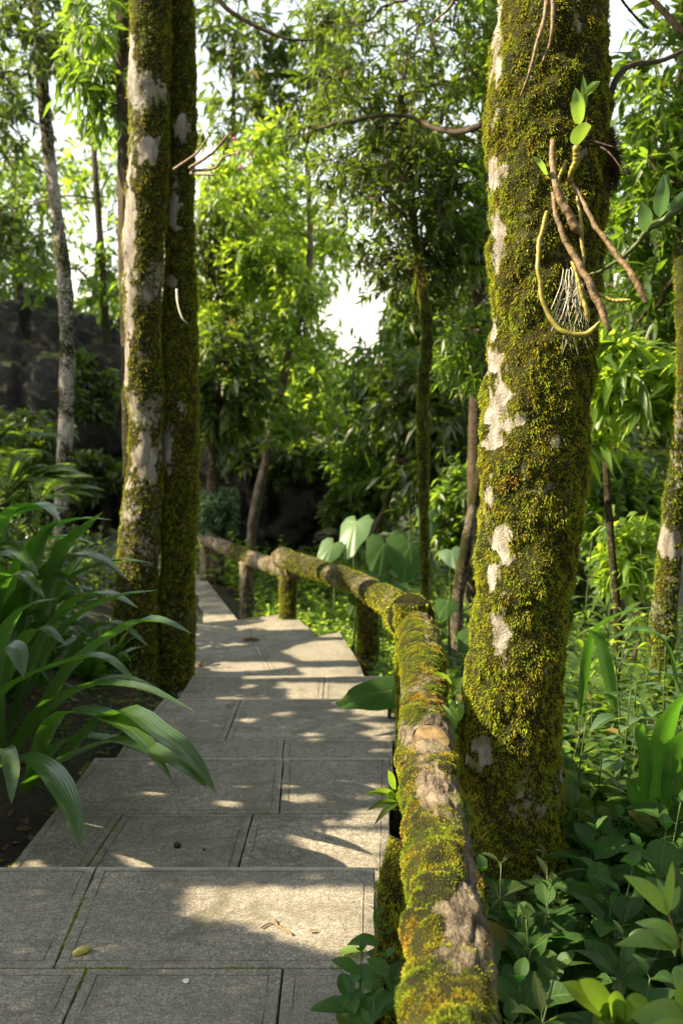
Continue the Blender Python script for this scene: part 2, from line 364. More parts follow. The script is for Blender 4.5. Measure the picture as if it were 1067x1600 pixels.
def plain(name, c1, c2, rough=0.6, scale=20, trans=0.0, bump=0.3):
    def f(t, N, out):
        n = tex(N, t, scale, 4, 0.6); c = ramp(N, t, n, [(0.35, c1), (0.65, c2)])
        p = N('ShaderNodeBsdfPrincipled'); t.links.new(c, p.inputs['Base Color']); p.inputs['Roughness'].default_value = rough
        bp = N('ShaderNodeBump'); bp.inputs['Strength'].default_value = bump; bp.inputs['Distance'].default_value = 0.005
        t.links.new(n, bp.inputs['Height']); t.links.new(bp.outputs[0], p.inputs['Normal'])
        if trans:
            tr = N('ShaderNodeBsdfTranslucent'); t.links.new(c, tr.inputs[0]); m = N('ShaderNodeMixShader'); m.inputs[0].default_value = trans
            t.links.new(p.outputs[0], m.inputs[1]); t.links.new(tr.outputs[0], m.inputs[2]); t.links.new(m.outputs[0], out.inputs[0])
        else: t.links.new(p.outputs[0], out.inputs[0])
    return mat(name, f)
STEM = plain('stem_green', (0.03, 0.055, 0.012), (0.07, 0.10, 0.025))
STEMR = plain('stem_red', (0.16, 0.07, 0.03), (0.28, 0.14, 0.05))
CANE = plain('orchid_cane', (0.07, 0.045, 0.02), (0.26, 0.17, 0.08), 0.65, 70, 0, 0.9)
CANEY = plain('orchid_cane_yellow', (0.16, 0.13, 0.02), (0.34, 0.30, 0.05), 0.5, 45)
ROOTM = plain('orchid_root', (0.35, 0.32, 0.22), (0.60, 0.57, 0.45), 0.7, 60)
PINK = plain('petal_pink', (0.65, 0.20, 0.38), (0.85, 0.42, 0.60), 0.5, 60, 0.4)
CUTW = plain('cut_wood', (0.10, 0.065, 0.03), (0.28, 0.19, 0.08), 0.75, 35, 0, 0.6)

# ---------------------------------------------------------------- gaps cut in the leaves so the sun lands on chosen spots
E1 = nrm(np.cross(np.array([0, 0, 1.0]), S)); E2 = np.cross(S, E1)
if E1[1] < 0: E1 = -E1
if E2[2] < 0: E2 = -E2
def uv(P): P = np.asarray(P, float); return np.stack([P @ E1, P @ E2], -1)
GAPS = []                         # (polygon in the plane across the sun's direction, x the gap must lie left of)
def gap(pts, z): W = np.array([UZ(a, b, z) for a, b in pts]); GAPS.append((uv(W), W[:, 0].mean() - 0.2))
def gapd(pts, d): W = np.array([U(a, b, d) for a, b in pts]); GAPS.append((uv(W), W[:, 0].mean() - 0.15))
gap([(282, 1384), (600, 1384), (596, 1478), (566, 1505), (500, 1488), (432, 1462), (350, 1440), (308, 1442), (288, 1420)], 0)
gap([(470, 1296), (612, 1296), (606, 1378), (378, 1378), (440, 1366), (462, 1352), (425, 1338), (470, 1326), (452, 1310)], -.15)
gap([(178, 1334), (215, 1333), (236, 1345), (262, 1360), (262, 1376), (225, 1375), (200, 1352)], -.15)
gap([(40, 1344), (70, 1348), (104, 1372), (56, 1374)], -.15); gap([(0, 1346), (20, 1350), (38, 1371), (0, 1371)], -.15)
gap([(142, 1283), (165, 1284), (170, 1292), (150, 1294)], -.15)
gap([(436, 1243), (490, 1240), (505, 1252), (452, 1258)], -.15); gap([(352, 1226), (372, 1230), (400, 1228), (382, 1236), (358, 1236)], -.15)
gap([(345, 1207), (366, 1209), (362, 1216), (348, 1214)], -.15); gap([(440, 1224), (480, 1220), (470, 1232), (442, 1232)], -.15)
gap([(520, 1222), (545, 1218), (540, 1232), (522, 1232)], -.15); gap([(500, 1282), (560, 1280), (540, 1266), (605, 1262), (612, 1290), (505, 1292)], -.15)
gap([(556, 1228), (606, 1222), (604, 1240), (566, 1244)], -.15); gap([(400, 1210), (420, 1208), (424, 1215), (404, 1216)], -.15)
gap([(420, 1187), (447, 1188), (440, 1195), (422, 1194)], -.3); gap([(558, 1189), (604, 1188), (600, 1198), (566, 1198)], -.3)
gap([(545, 1104), (620, 1108), (618, 1122), (552, 1116)], -.3); gap([(555, 1128), (618, 1130), (612, 1162), (560, 1146), (590, 1138)], -.3)
gap([(430, 1114), (458, 1112), (452, 1119), (434, 1120)], -.3); gap([(356, 1090), (374, 1086), (370, 1097), (360, 1098)], -.45)
gap([(428, 1066), (620, 1068), (622, 1098), (520, 1096), (448, 1094), (452, 1080)], -.45)
gap([(436, 1016), (536, 990), (562, 1032), (472, 1034)], -.6); gap([(462, 1043), (568, 1042), (566, 1062), (478, 1060)], -.6)
gap([(330, 1022), (392, 1012), (396, 1026), (350, 1030)], -.6); gap([(350, 1034), (404, 1036), (400, 1043), (362, 1042)], -.6)
gap([(342, 1005), (390, 1000), (388, 1008), (350, 1010)], -.75); gap([(326, 970), (358, 968), (352, 976), (330, 976)], -.75)
gap([(304, 1000), (335, 996), (330, 1012), (306, 1014)], -.75)
def gapbox(u0, u1, v0, v1, xm): k = E2[1]; GAPS.append((np.array([[u0, v0 + k * u0], [u1, v0 + k * u1], [u1, v1 + k * u1], [u0, v1 + k * u0]]), xm))
gapbox(3.28, 4.05, .60, 3.7, .35)            # large mossy trunk
gapbox(1.2, 3.35, .40, .70, .1); gapbox(4.1, 5.2, .44, .85, .2); gapbox(3.35, 4.1, .56, .85, .2)                 # near log
gapbox(7.65, 8.3, -.85, 2.6, -1.8); gapbox(5.2, 9.4, .12, .6, .1); gapbox(9.4, 12, -.6, .05, -1)
for _ in range(46):               # stray flecks of sun on the bank plants and the steps beside them
    cu, cv, ra, rb, an = rng.uniform(3.6, 7.6), rng.uniform(-.9, .42), rng.uniform(.025, .09), rng.uniform(.02, .05), rng.uniform(0, 3)
    t_ = np.linspace(0, 2 * np.pi, 8, endpoint=False); ex, ey = ra * np.cos(t_) * rng.uniform(.7, 1.2, 8), rb * np.sin(t_)
    GAPS.append((np.stack([cu + ex * math.cos(an) - ey * math.sin(an), cv + ex * math.sin(an) + ey * math.cos(an)], 1), -2.6))
def inpoly(p, poly):
    x, y = p[:, 0], p[:, 1]; r = np.zeros(len(p), bool); n = len(poly)
    for i in range(n):
        (x1, y1), (x2, y2) = poly[i], poly[(i + 1) % n]
        if abs(y2 - y1) < 1e-12: continue
        c = ((y1 > y) != (y2 > y)) & (x < (x2 - x1) * (y - y1) / (y2 - y1) + x1); r ^= c
    return r
def ingap(P, rad=0.05, keep=0.0):
    P = np.asarray(P, float); q = uv(P); hit = np.zeros(len(P), bool)
    for poly, xm in GAPS:
        lo, hi = poly.min(0) - rad, poly.max(0) + rad
        c = (P[:, 0] < xm) & (q[:, 0] > lo[0]) & (q[:, 0] < hi[0]) & (q[:, 1] > lo[1]) & (q[:, 1] < hi[1])
        if not c.any(): continue
        ix = np.where(c)[0]; h = np.zeros(len(ix), bool)
        for k in range(6):
            o = np.array([math.cos(k * 1.047), math.sin(k * 1.047)]) * (rad if k else 0)
            h |= inpoly(q[ix] + o, poly)
        hit[ix] |= h
    if keep: hit &= rng.random(len(P)) > keep
    return hit

# ---------------------------------------------------------------- ground
GY = [-8, 3.4, 5, 6.6, 7.7, 9.5, 12, 40, 70, 400]; GZ = [-.14, -.32, -.47, -.62, -.78, -.93, -1.07, -1.1, -0.8, 2]
def ground_z(x, y):
    x = np.asarray(x, float); y = np.asarray(y, float)
    z = np.interp(y, GY, GZ); side = np.clip((-1.45 - x) / 0.5, 0, 1) + 0.6 * np.clip((x - 0.6) / 0.8, 0, 1)
    P = np.stack([x, y, 0 * x], -1)
    bank = np.clip((-1.55 - x) / 1.5, 0, 1) * np.clip((y - 2) / 2, 0, 1) * np.clip((15 - y) / 6, 0, 1) * .62
    bank = bank + np.clip((-1.2 - x) / .3, 0, 1) * np.clip((y - 4.6) / 1.6, 0, 1) * np.clip((13 - y) / 4, 0, 1) * .26
    return z + bank + side * (0.14 + 0.10 * (fbm(P, 0.9, 3) - 0.5)) + 0.03 * (fbm(P, 5, 5) - 0.5)
g = np.sinh(np.linspace(-6.2, 6.2, 260)) ; g = g / g.max() * 420
gx, gy = np.meshgrid(g, g + 5.0, indexing='ij'); n = len(g)
V = np.stack([gx, gy, ground_z(gx, gy)], -1).reshape(-1, 3)
i, j = np.meshgrid(np.arange(n - 1), np.arange(n - 1), indexing='ij'); i = i.ravel(); j = j.ravel()
mb = MB(); mb.add(V, np.stack([i * n + j, (i + 1) * n + j, (i + 1) * n + j + 1, i * n + j + 1], 1))
tag(mb.build('ground', SOIL), kind='structure')

# ---------------------------------------------------------------- the stone path going down in steps
def inset(poly, d):
    n = len(poly); out = []
    c = poly.mean(0)
    L = []
    for i in range(n):
        a, b = poly[i], poly[(i + 1) % n]; t = (b - a) / np.linalg.norm(b - a); m = np.array([-t[1], t[0]])
        if np.dot(c - a, m) < 0: m = -m
        L.append((a + m * d, t))
    for i in range(n):
        (p, r), (q, s_) = L[i - 1], L[i]
        cr = r[0] * s_[1] - r[1] * s_[0]
        k = ((q - p)[0] * s_[1] - (q - p)[1] * s_[0]) / cr
        out.append(p + r * k)
    return np.array(out)
path_root = thing('path', (0, 0, 0), None, None); path_root['kind'] = 'structure'
def slab(mb, pts, z, border=0.036, th=0.165, nose=False):
    poly = np.array(pts, float); rv = rng.random(); tilt = rng.normal(0, 0.0012, 2)
    segs = [max(2, int(np.linalg.norm(poly[(i + 1) % len(poly)] - poly[i]) / 0.05)) for i in range(len(poly))]
    rings = [(0.0015, -th, 0.6), (0.0015, -0.010, 0.6), (0.003, -0.003, 0.2), (0.006, 0.0, 0.0), (border, 0.0, 0.12), (border + 0.001, -0.003, 0.5),
             (border + 0.004, -0.003, 0.5), (border + 0.005, 0.0, 0.08), (border + 0.05, 0.0, 0.0)]
    VV, AA = [], []
    for k, (dd, dz, gr) in enumerate(rings):
        q = inset(poly, dd); P = []
        for i in range(len(q)):
            a, b = q[i], q[(i + 1) % len(q)]
            for s_ in range(segs[i]): P.append(a + (b - a) * s_ / segs[i])
        P = np.array(P); m = len(P)
        P3 = np.concatenate([P, np.full((m, 1), z + dz)], 1)
        jit = (noise(P3, 21, 9) - 0.5) * (0.005 if k in (1, 2) else 0.003)
        c = P.mean(0); P3[:, :2] += nrm(P - c) * jit[:, None] * (1 if k < 8 else 0)
        if k == 2: P3[:, 2] -= np.maximum(0, noise(P3, 30, 4) - 0.6) * 0.012
        if 5 <= k <= 6: gr = gr * (0.35 + 0.65 * noise(P3, 6, 2)); P3[:, 2] += (noise(P3, 8, 12) > 0.62) * 0.003
        P3[:, 2] += (P - poly.mean(0)) @ tilt
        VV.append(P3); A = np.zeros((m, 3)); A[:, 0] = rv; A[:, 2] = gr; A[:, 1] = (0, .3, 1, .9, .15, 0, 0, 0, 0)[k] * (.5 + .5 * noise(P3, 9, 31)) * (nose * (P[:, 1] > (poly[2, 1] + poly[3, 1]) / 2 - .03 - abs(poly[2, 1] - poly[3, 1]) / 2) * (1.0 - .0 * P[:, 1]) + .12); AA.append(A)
    m = len(VV[0]); V = np.concatenate(VV + [VV[-1].mean(0)[None]]); A = np.concatenate(AA + [[[rv, 0, 0]]])
    j = np.arange(m); k = (j + 1) % m; F = []
    area = sum(poly[i][0] * poly[(i + 1) % len(poly)][1] - poly[(i + 1) % len(poly)][0] * poly[i][1] for i in range(len(poly)))
    for r_ in range(len(rings) - 1):
        f = np.stack([r_ * m + j, r_ * m + k, (r_ + 1) * m + k, (r_ + 1) * m + j], 1); F.append(f if area > 0 else f[:, ::-1])
    f = np.stack([(len(rings) - 1) * m + j, (len(rings) - 1) * m + k, np.full(m, len(V) - 1)], 1); F.append(f if area > 0 else f[:, ::-1])
    mb.add(V, F, A)
def row(y0, y1, xl, xr, joints, z, nose=False):
    mb = MB(); xs0 = [xl[0]] + [j[0] for j in joints] + [xr[0]]; xs1 = [xl[1]] + [j[1] for j in joints] + [xr[1]]
    for a, b, c, d in zip(xs0[:-1], xs0[1:], xs1[1:], xs1[:-1]): slab(mb, [(a, y0), (b, y0), (c, y1), (d, y1)], z, nose=nose)
    return mb
def step(*mbs):
    m = MB()
    for q in mbs:
        for V, A in zip(q.V, q.A): pass
        m.V += q.V; m.A += q.A; m.F += [f + m.n for f in q.F]; m.n += q.n
    m.build('step', STONE, path_root, smooth=False)
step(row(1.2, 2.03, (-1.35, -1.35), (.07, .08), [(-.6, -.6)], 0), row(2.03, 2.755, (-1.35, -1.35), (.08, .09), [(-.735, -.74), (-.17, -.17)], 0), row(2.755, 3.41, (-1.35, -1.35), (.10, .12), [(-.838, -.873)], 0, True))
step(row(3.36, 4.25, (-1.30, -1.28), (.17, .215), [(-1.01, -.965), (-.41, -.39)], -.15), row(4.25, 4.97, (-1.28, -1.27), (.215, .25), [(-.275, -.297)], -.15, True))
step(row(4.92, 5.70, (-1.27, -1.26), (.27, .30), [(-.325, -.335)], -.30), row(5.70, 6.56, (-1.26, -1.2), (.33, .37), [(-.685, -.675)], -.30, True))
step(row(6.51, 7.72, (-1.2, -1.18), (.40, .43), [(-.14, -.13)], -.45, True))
def w2(px, py, z): q = UZ(px, py, z); return (q[0], q[1])
a, b, c = w2(300, 1023, -.6), w2(404, 1010, -.6), w2(531, 988, -.6)
m4 = MB(); mid = w2(425, 1062, -.6); rgt = w2(562, 1036, -.6)
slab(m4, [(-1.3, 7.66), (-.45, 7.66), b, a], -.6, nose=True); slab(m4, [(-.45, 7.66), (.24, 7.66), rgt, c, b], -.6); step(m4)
m5 = MB(); e, f_, h = w2(492, 990, -.75), w2(453, 957, -.75), w2(387, 967, -.75)
lo = w2(285, 976, -.75); b5 = (b[0], b[1] - .1); a5 = (a[0] - .1, a[1] - .1)
slab(m5, [a5, b5, h, lo], -.75); slab(m5, [b5, (e[0] + .02, e[1] - .05), f_, h], -.75); step(m5)
m6 = MB(); h6 = (h[0], h[1] - .05); s6 = w2(270, 978, -.9); t6 = w2(319, 901, -.9); v6 = w2(248, 901, -.9); u6 = ((h6[0] + t6[0]) / 2, (h6[1] + t6[1]) / 2); x6 = ((s6[0] + v6[0]) / 2, (s6[1] + v6[1]) / 2)
slab(m6, [s6, h6, u6, x6], -.9); slab(m6, [x6, u6, t6, v6], -.9)
r7, l7, r8, l8 = w2(262, 868, -.9), w2(190, 868, -.9), w2(192, 826, -.9), w2(112, 826, -.9)
slab(m6, [v6, t6, r7, l7], -.9); slab(m6, [l7, r7, r8, l8], -.9)
slab(m6, [l8, r8, w2(205, 790, -.9), w2(120, 790, -.9)], -.9); step(m6)

# ---------------------------------------------------------------- moss on round wood
def moss_tufts(mb, V, n, sides, mask, count, L, W, thr=0.5, lean=0.3, cl=3, vis=None, gate=.42):
    """little leafy shoots standing on the grid of a tube (V: n*sides rows)"""
    G = V[:n * sides].reshape(n, sides, 3); M = mask[:n * sides].reshape(n, sides)
    i = rng.integers(0, n - 1, count); j = rng.integers(0, sides, count); k = (j + 1) % sides
    du = np.linalg.norm(G[i + 1, j] - G[i, j], axis=1) * np.linalg.norm(G[i, k] - G[i, j], axis=1)
    keep = rng.random(count) < du / np.percentile(du, 98)
    f, g_ = rng.random(count), rng.random(count)
    P = (G[i, j] * ((1 - f) * (1 - g_))[:, None] + G[i + 1, j] * (f * (1 - g_))[:, None] + G[i, k] * ((1 - f) * g_)[:, None] + G[i + 1, k] * (f * g_)[:, None])
    mk = M[i, j] * (1 - f) * (1 - g_) + M[i + 1, j] * f * (1 - g_) + M[i, k] * (1 - f) * g_ + M[i + 1, k] * f * g_
    nr = nrm(np.cross(G[i, k] - G[i, j], G[i + 1, j] - G[i, j]))
    ax = G.mean(1)[i]; s_ = np.sign(np.sum(nr * (P - ax), 1)); nr = nr * s_[:, None]
    keep &= mk + (fbm(P, 32, 8) - .5) * 0.9 + (rng.random(count) - .5) * .45 > thr
    if vis is not None: keep &= vis(P, nr)
    keep &= (noise(P, 48, 61) + .35 * noise(P, 110, 62) > gate + .2 * (rng.random(count) - .5))
    P, nr = P[keep], nr[keep]; m = len(P)
    clump = np.clip((noise(P, 48, 61) - .25) * 1.5, 0.1, 1); big = noise(P, 17, 13)
    d = nrm(nr + randdir(m) * 0.65 + np.array([0, 0, -lean])); tt = nrm(np.cross(d, randdir(m)))
    Ls = L * (0.35 + 1.1 * clump) * (0.6 + 0.8 * rng.random(m)); Ws = W * (0.6 + 0.7 * rng.random(m))
    P = P - nr * 0.002
    a_ = P; b_ = P + d * (Ls * .5)[:, None] + tt * (Ws / 2)[:, None]; c_ = P + d * Ls[:, None] - np.array([0, 0, 1]) * (Ls * lean)[:, None]; e_ = P + d * (Ls * .5)[:, None] - tt * (Ws / 2)[:, None]
    VV = np.stack([a_, b_, c_, e_], 1).reshape(-1, 3)
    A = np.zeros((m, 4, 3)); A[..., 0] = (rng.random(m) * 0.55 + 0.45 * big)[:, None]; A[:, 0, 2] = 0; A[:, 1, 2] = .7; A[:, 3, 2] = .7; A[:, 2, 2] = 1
    A[..., 2] *= (0.6 + 0.4 * np.clip(clump * 1.4, 0, 1))[:, None]
    F = (np.arange(m) * 4)[:, None] + np.arange(4)[None]
    mb.add(VV, F, A.reshape(-1, 3))

# ---------------------------------------------------------------- trees
def trunk_mesh(mb, pts, sides, seg, bump, mask=None, seed=0, lumps=1.0):
    """pts rows (x, y, z, r)"""
    Q = np.asarray(pts, float); Ltot = np.linalg.norm(np.diff(Q[:, :3], axis=0), axis=1).sum(); n = max(6, int(Ltot / seg))
    C = spline(Q, n); P, r = C[:, :3].copy(), C[:, 3]
    def disp(V, D):
        rr = r[:, None]
        return (fbm(V, 2.2, seed, 3) - .5) * 0.5 * rr * lumps + (fbm(V, 14, seed + 3, 3) - .5) * bump
    V, F, A = tube(P, r, sides, 0, disp)
    m = mask(V, P, sides) if mask else 0.35 + 0.9 * (fbm(V, 2.0, seed + 5, 3) - 0.35)
    A[:, 0] = m
    mb.add(V, F, A); return V, n, A[:, 0]
def grow(nodes, targets, r_end, gnarl=0.12):
    """join every target to the nearest branch already there; returns tubes as (points, radii)"""
    N = [np.array(q, float) for q in nodes]; par = [-1] * len(N); base = len(N); plen = [0.0] * len(N)
    T = np.asarray(targets); c = np.array(N).mean(0); T = T[np.argsort(np.linalg.norm(T - np.array(N)[:, None].mean(0), axis=1))]
    segs = []
    arr = np.zeros((len(N) + 3 * len(T), 3)); arr[:len(N)] = N; pl = np.zeros(len(arr)); m = len(N)
    for t in T:
        dv = arr[:m] - t; dist = np.linalg.norm(dv, axis=1) + 0.25 * pl[:m] + np.clip(dv[:, 2], 0, 9) * 0.5
        k = int(np.argmin(dist)); a = arr[k]; L = np.linalg.norm(t - a)
        if L < 0.03: continue
        m1 = a + (t - a) * 0.35 + rng.normal(0, gnarl * L * .6, 3) + [0, 0, 0.06 * L]; m2 = a + (t - a) * 0.7 + rng.normal(0, gnarl * L * .6, 3) + [0, 0, 0.07 * L]
        arr[m:m + 3] = [m1, m2, t]; pl[m:m + 3] = pl[k] + L * np.array([.35, .7, 1]); segs.append([k, m, m + 1, m + 2]); m += 3
    cnt = np.zeros(m); child = {}
    for s_ in reversed(segs): cnt[s_[3]] += 1; cnt[s_[2]] += cnt[s_[3]]; cnt[s_[1]] += cnt[s_[2]]; cnt[s_[0]] += cnt[s_[1]]
    out = []
    for s_ in segs:
        c1, c3 = max(1, cnt[s_[1]]), max(1, cnt[s_[3]])
        out.append((arr[s_], np.array([r_end * c1 ** .46, r_end * c1 ** .45, r_end * ((c1 + c3) / 2) ** .44, r_end * c3 ** .43])))
    return out
def ell(c, r, n, hollow=0.35):
    d = randdir(n); q = rng.random(n) ** (1 / 3.) * (1 - hollow) + hollow * rng.random(n) ** .2
    return np.asarray(c) + d * q[:, None] * np.asarray(r)
def crown(root, origin_nodes, blobs, leaf, bark, r_end=0.005, cull=True, name='crown'):
    """branches with twigs, and leaves in whorls on the twigs"""
    T = np.concatenate([ell(c, r, n) for c, r, n in blobs])
    segs = grow(origin_nodes, T, r_end)
    mb = MB(); ends = []
    for P, r in segs:
        Q = spline(np.c_[P, r], 7); V, F, A = tube(Q[:, :3], Q[:, 3], 5, 0.3, caps=False); mb.add(V, F, A); ends.append((P[-1], P[-1] - P[-2])); ends.append((P[-2], P[-1] - P[-3]))
    E = np.array([e[0] for e in ends]); D = nrm(np.array([e[1] for e in ends]))
    tw = leaf.get('tw', 4); E = np.repeat(E, tw, 0); D = np.repeat(D, tw, 0)
    td = nrm(D * 0.5 + randdir(len(E)) + np.array([0, 0, leaf.get('rise', 0.1)])); tl = leaf.get('tl', .22) * (0.4 + rng.random(len(E)))
    B = E + td * tl[:, None]
    kk = ~ingap(B, 0.05) if cull else np.ones(len(B), bool)
    sticks(mb, E[kk], B[kk], 0.0035, 0.0018, 0.2)
    mb.build('branches', bark, root)
    wl = leaf.get('wl', 6); B = np.repeat(B, wl, 0); td = np.repeat(td, wl, 0)
    back = rng.random(len(B)) * leaf.get('spread', .5); B = B - td * (back * np.repeat(tl, wl))[:, None]
    ld = nrm(td * 0.55 + nrm(np.cross(td, randdir(len(B)))) * 0.9 + np.array([0, 0, leaf.get('dir', -0.25)]))
    if cull:
        k2 = ~ingap(B + ld * 0.5 * leaf['L'], 0.05); B, ld = B[k2], ld[k2]
    L = leaf['L'] * (0.55 + 0.7 * rng.random(len(B)))
    lb = MB(); leaves(lb, B, ld, L, L * leaf['asp'], leaf.get('droop', .2), leaf.get('fold', .3), leaf.get('nseg', 2), 3, leaf.get('prof', 'lance'), twist=1.1)
    lb.build(name, LM[leaf['mat']], root)
def tree(label, trunk, top=(), blobs=(), leaf=None, bark='grey', sides=14, bump=0.012, name='tree', cat='tree', group=None, mask=None, seed=1, tufts=0, tl=0.02, tw=0.006, nodes_from=0.5, twig='twig', r_end=0.005, cull=True, flare=1.0, seg=0.05, thr=.5):
    pts = []
    for (px, py, d, wp) in trunk: q = U(px, py, d); pts.append([*q, PX(wp, d) / 2])
    gz = float(ground_z(pts[0][0], pts[0][1]))
    if pts[0][2] > gz - .1: pts = [[pts[0][0], pts[0][1], gz - .15, pts[0][3] * 1.15 * flare]] + pts
    pts += [list(q) for q in top]
    root = thing(name, (pts[0][0], pts[0][1], gz), label, cat, group)
    mb = MB(); V, n, mk = trunk_mesh(mb, pts, sides, seg, bump, mask, seed); mb.build('trunk', BK[bark], root)
    if tufts:
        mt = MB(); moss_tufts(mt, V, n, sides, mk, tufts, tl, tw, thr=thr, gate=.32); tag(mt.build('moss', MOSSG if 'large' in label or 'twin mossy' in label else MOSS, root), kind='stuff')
    if blobs:
        C = spline(np.array(pts)[:, :3], 30); crown(root, C[int(30 * nodes_from):], blobs, leaf, BK[twig], r_end, cull)
    return root

def PXY(P):                       # back to the photograph's pixels (only used to say where a patch of moss or bark sits on its log)
    q = np.asarray(P, float) - EYE; c, s = math.cos(PITCH), math.sin(PITCH)
    f = q[..., 1] * c - q[..., 2] * s; u = q[..., 1] * s + q[..., 2] * c
    return 533.5 + FPX * q[..., 0] / f, 800 - FPX * u / f
def bare(P, patches):
    x, y = PXY(P); r = np.zeros(x.shape); wob = (fbm(P, 22, 44, 4) - .5) * 2.6
    for px, py, rx, ry in patches: r = np.maximum(r, 1.1 - np.sqrt(((x - px) / rx) ** 2 + ((y - py) / ry) ** 2) + wob)
    return np.clip(r, 0, 1)
def B(px, py, d, rx, ry, n, rz=None): return (U(px, py, d), (PX(rx, d), rz or PX((rx + ry) / 2, d), PX(ry, d)), n)

# ---------------------------------------------------------------- rustic log railing beside the path
rail_root = thing('log_railing', (.3, 3.4, -.3), 'low rustic log railing with mossy posts following the right edge of the stone steps', 'railing')
def log(pts, mask, sides, seg, bump, tufts, L, W, lump=0.0, matm=MOSSR, name='rail', lean=.25, seed=2, vis=None, barkm='log', thr=.5):
    mb = MB(); Q = np.asarray(pts, float); n = max(5, int(np.linalg.norm(np.diff(Q[:, :3], axis=0), axis=1).sum() / seg)); C = spline(Q, n); r = C[:, 3]
    def disp(V, D):
        mk = mask(V); soft = np.clip((mk - .30) * 1.5, 0, 1)
        groove = np.abs(fbm(V * np.array([3.0, 1, 3.0]), 11, seed, 4) - .5)
        return (fbm(V, 4, seed, 2) - .5) * 0.30 * r[:, None] + (1 - soft) * (groove - .12) * bump * 2.5 + soft * lump * (0.15 + 1.1 * noise(V, 13, 5) + .9 * np.maximum(0, noise(V, 38, 6) - .3)) * np.clip(D[..., 2] + .6, 0.15, 1)
    V, F, A = tube(C[:, :3], r, sides, 0, disp); A[:, 0] = mask(V); A[:, 2] = np.clip(1.1 - np.abs(fbm(V * np.array([3.0, 1, 3.0]), 11, seed, 4) - .5) * 16, 0, 1) * .85; mb.add(V, F, A); o = mb.build(name, BK[barkm], rail_root)
    if tufts:
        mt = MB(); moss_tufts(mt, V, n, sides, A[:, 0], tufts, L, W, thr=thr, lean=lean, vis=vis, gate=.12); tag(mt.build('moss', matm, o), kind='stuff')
    return o
near = [(712, 1640, 1.665), (696, 1400, 2.18), (668, 1190, 2.995), (661, 1080, 3.72), (656, 985, 4.62)]
NP = [[.13, .75, .52, .088], [.16, 1.2, .535, .088]] + [[*U(a, b, c), .083] for a, b, c in near]
NP[-1][3] = .088
def m_near(V):
    x, y = PXY(V); m = 0.45 + 0.5 * (fbm(V, 6, 31, 3) - .5)
    for px, py, rx, ry, s in [(665, 1345, 62, 75, .75), (655, 1450, 40, 50, .7), (655, 1580, 70, 95, .75), (735, 1570, 35, 60, .5), (618, 1290, 22, 130, .55), (616, 1420, 22, 70, .5), (640, 1010, 25, 60, .6),
                              (672, 1030, 40, 20, .4), (645, 1110, 20, 30, .5), (690, 1075, 30, 14, .5), (640, 1235, 22, 40, .4), (705, 1195, 22, 20, .5), (660, 1420, 70, 14, -.3), (728, 1430, 26, 60, -.5), (668, 1150, 42, 30, -.35), (672, 1232, 42, 26, -.4), (735, 1330, 14, 70, -.3)]:
        m = m + s * np.clip(1.15 - ((x - px) / rx) ** 2 - ((y - py) / ry) ** 2, 0, 1)
    return m
nlog = log(NP, m_near, 150, 0.012, 0.016, 480000, 0.0070, 0.0022, 0.017, lean=.1)
sm = MB(); ax = nrm(np.array([.05, -.42, .9])); q = U(670, 1195, 2.99) + np.array([0, 0, .045]); V, F, A = tube([q, q + ax * .03, q + ax * .056], [.075, .062, .056], 32, .1, lambda V, D: (noise(V, 30) - .5) * .010, caps=False); A[:, 0] = .2
sm.add(V, F, A); stub = sm.build('branch_stub', BK['log'], nlog)
sm = MB(); cc = q + ax * .054; th = np.linspace(0, 2 * np.pi, 28, endpoint=False); X_ = nrm(np.cross(ax, [0, 1., 0])); Y_ = np.cross(ax, X_)
V = np.concatenate([cc + .056 * (1 + .07 * np.sin(th * 3))[:, None] * (X_ * np.cos(th)[:, None] + Y_ * np.sin(th)[:, None]) + ax * (.002 * np.sin(th * 5))[:, None], [cc + ax * .003]]); F = np.stack([np.arange(28), (np.arange(28) + 1) % 28, np.full(28, 28)], 1)
sm.add(V, F); so_ = sm.build('cut_face', CUTW, nlog)
mm_ = lambda lo, f=4, s=9: (lambda V: lo + 0.8 * (fbm(V, f, s, 3) - .5))
def gdn(x, y): return float(ground_z(x, y)) - .1
log([[*U(640, 968, 4.95), .115], [*U(622, 950, 6.4), .10], [*U(590, 930, 7.9), .10], [*U(540, 905, 9.2), .10], [*U(440, 872, 11.3), .115]], mm_(.60), 40, .05, .02, 26000, .016, .007, .012, MOSSG)
log([[*U(462, 893, 11.3), .11], [*U(395, 874, 13), .10], [*U(318, 840, 15.2), .11]], lambda V: .30 + .8 * (fbm(V, 2, 9) - .5) + .5 * np.clip(1 - np.abs(PXY(V)[0] - 375) / 18, 0, 1), 28, .08, .02, 6000, .02, .012, .0, MOSSG)
def post(px, py, d, r, mk, z0=None, lean=(0, 0), dens=14000):
    p = U(px, py, d); zb = gdn(p[0], d) if z0 is None else z0
    log([[p[0] + lean[0], p[1] + lean[1], zb, r * 1.05], [p[0] + lean[0] * .5, p[1], (zb + p[2]) / 2, r * .95], [*p, r]], mk, 30, .035, .015, dens, .014, .006, .01, MOSSG, 'post')
log([[*U(600, 1720, 2.6), .035], [*U(608, 1500, 2.6), .032], [*U(612, 1400, 2.6), .034], [*U(640, 1320, 2.64), .05]], mm_(.75), 40, .02, .03, 40000, .010, .0032, .014, MOSSG, 'post')
log([[.36, 4.75, -.6, .07], [.34, 4.8, .05, .065], [.345, 4.88, .67, .075]], mm_(.72), 40, .025, .02, 36000, .013, .005, .012, MOSSG, 'post')
post(575, 918, 9.0, .105, mm_(.62)); post(449, 880, 11.45, .10, mm_(.62)); post(385, 878, 13.1, .10, mm_(.3), dens=3000); post(321, 850, 15.1, .10, mm_(.35), dens=3000)
fr = thing('log_railing', U(180, 740, 24), 'short far log railing half hidden behind the twin mossy trunks', 'railing')
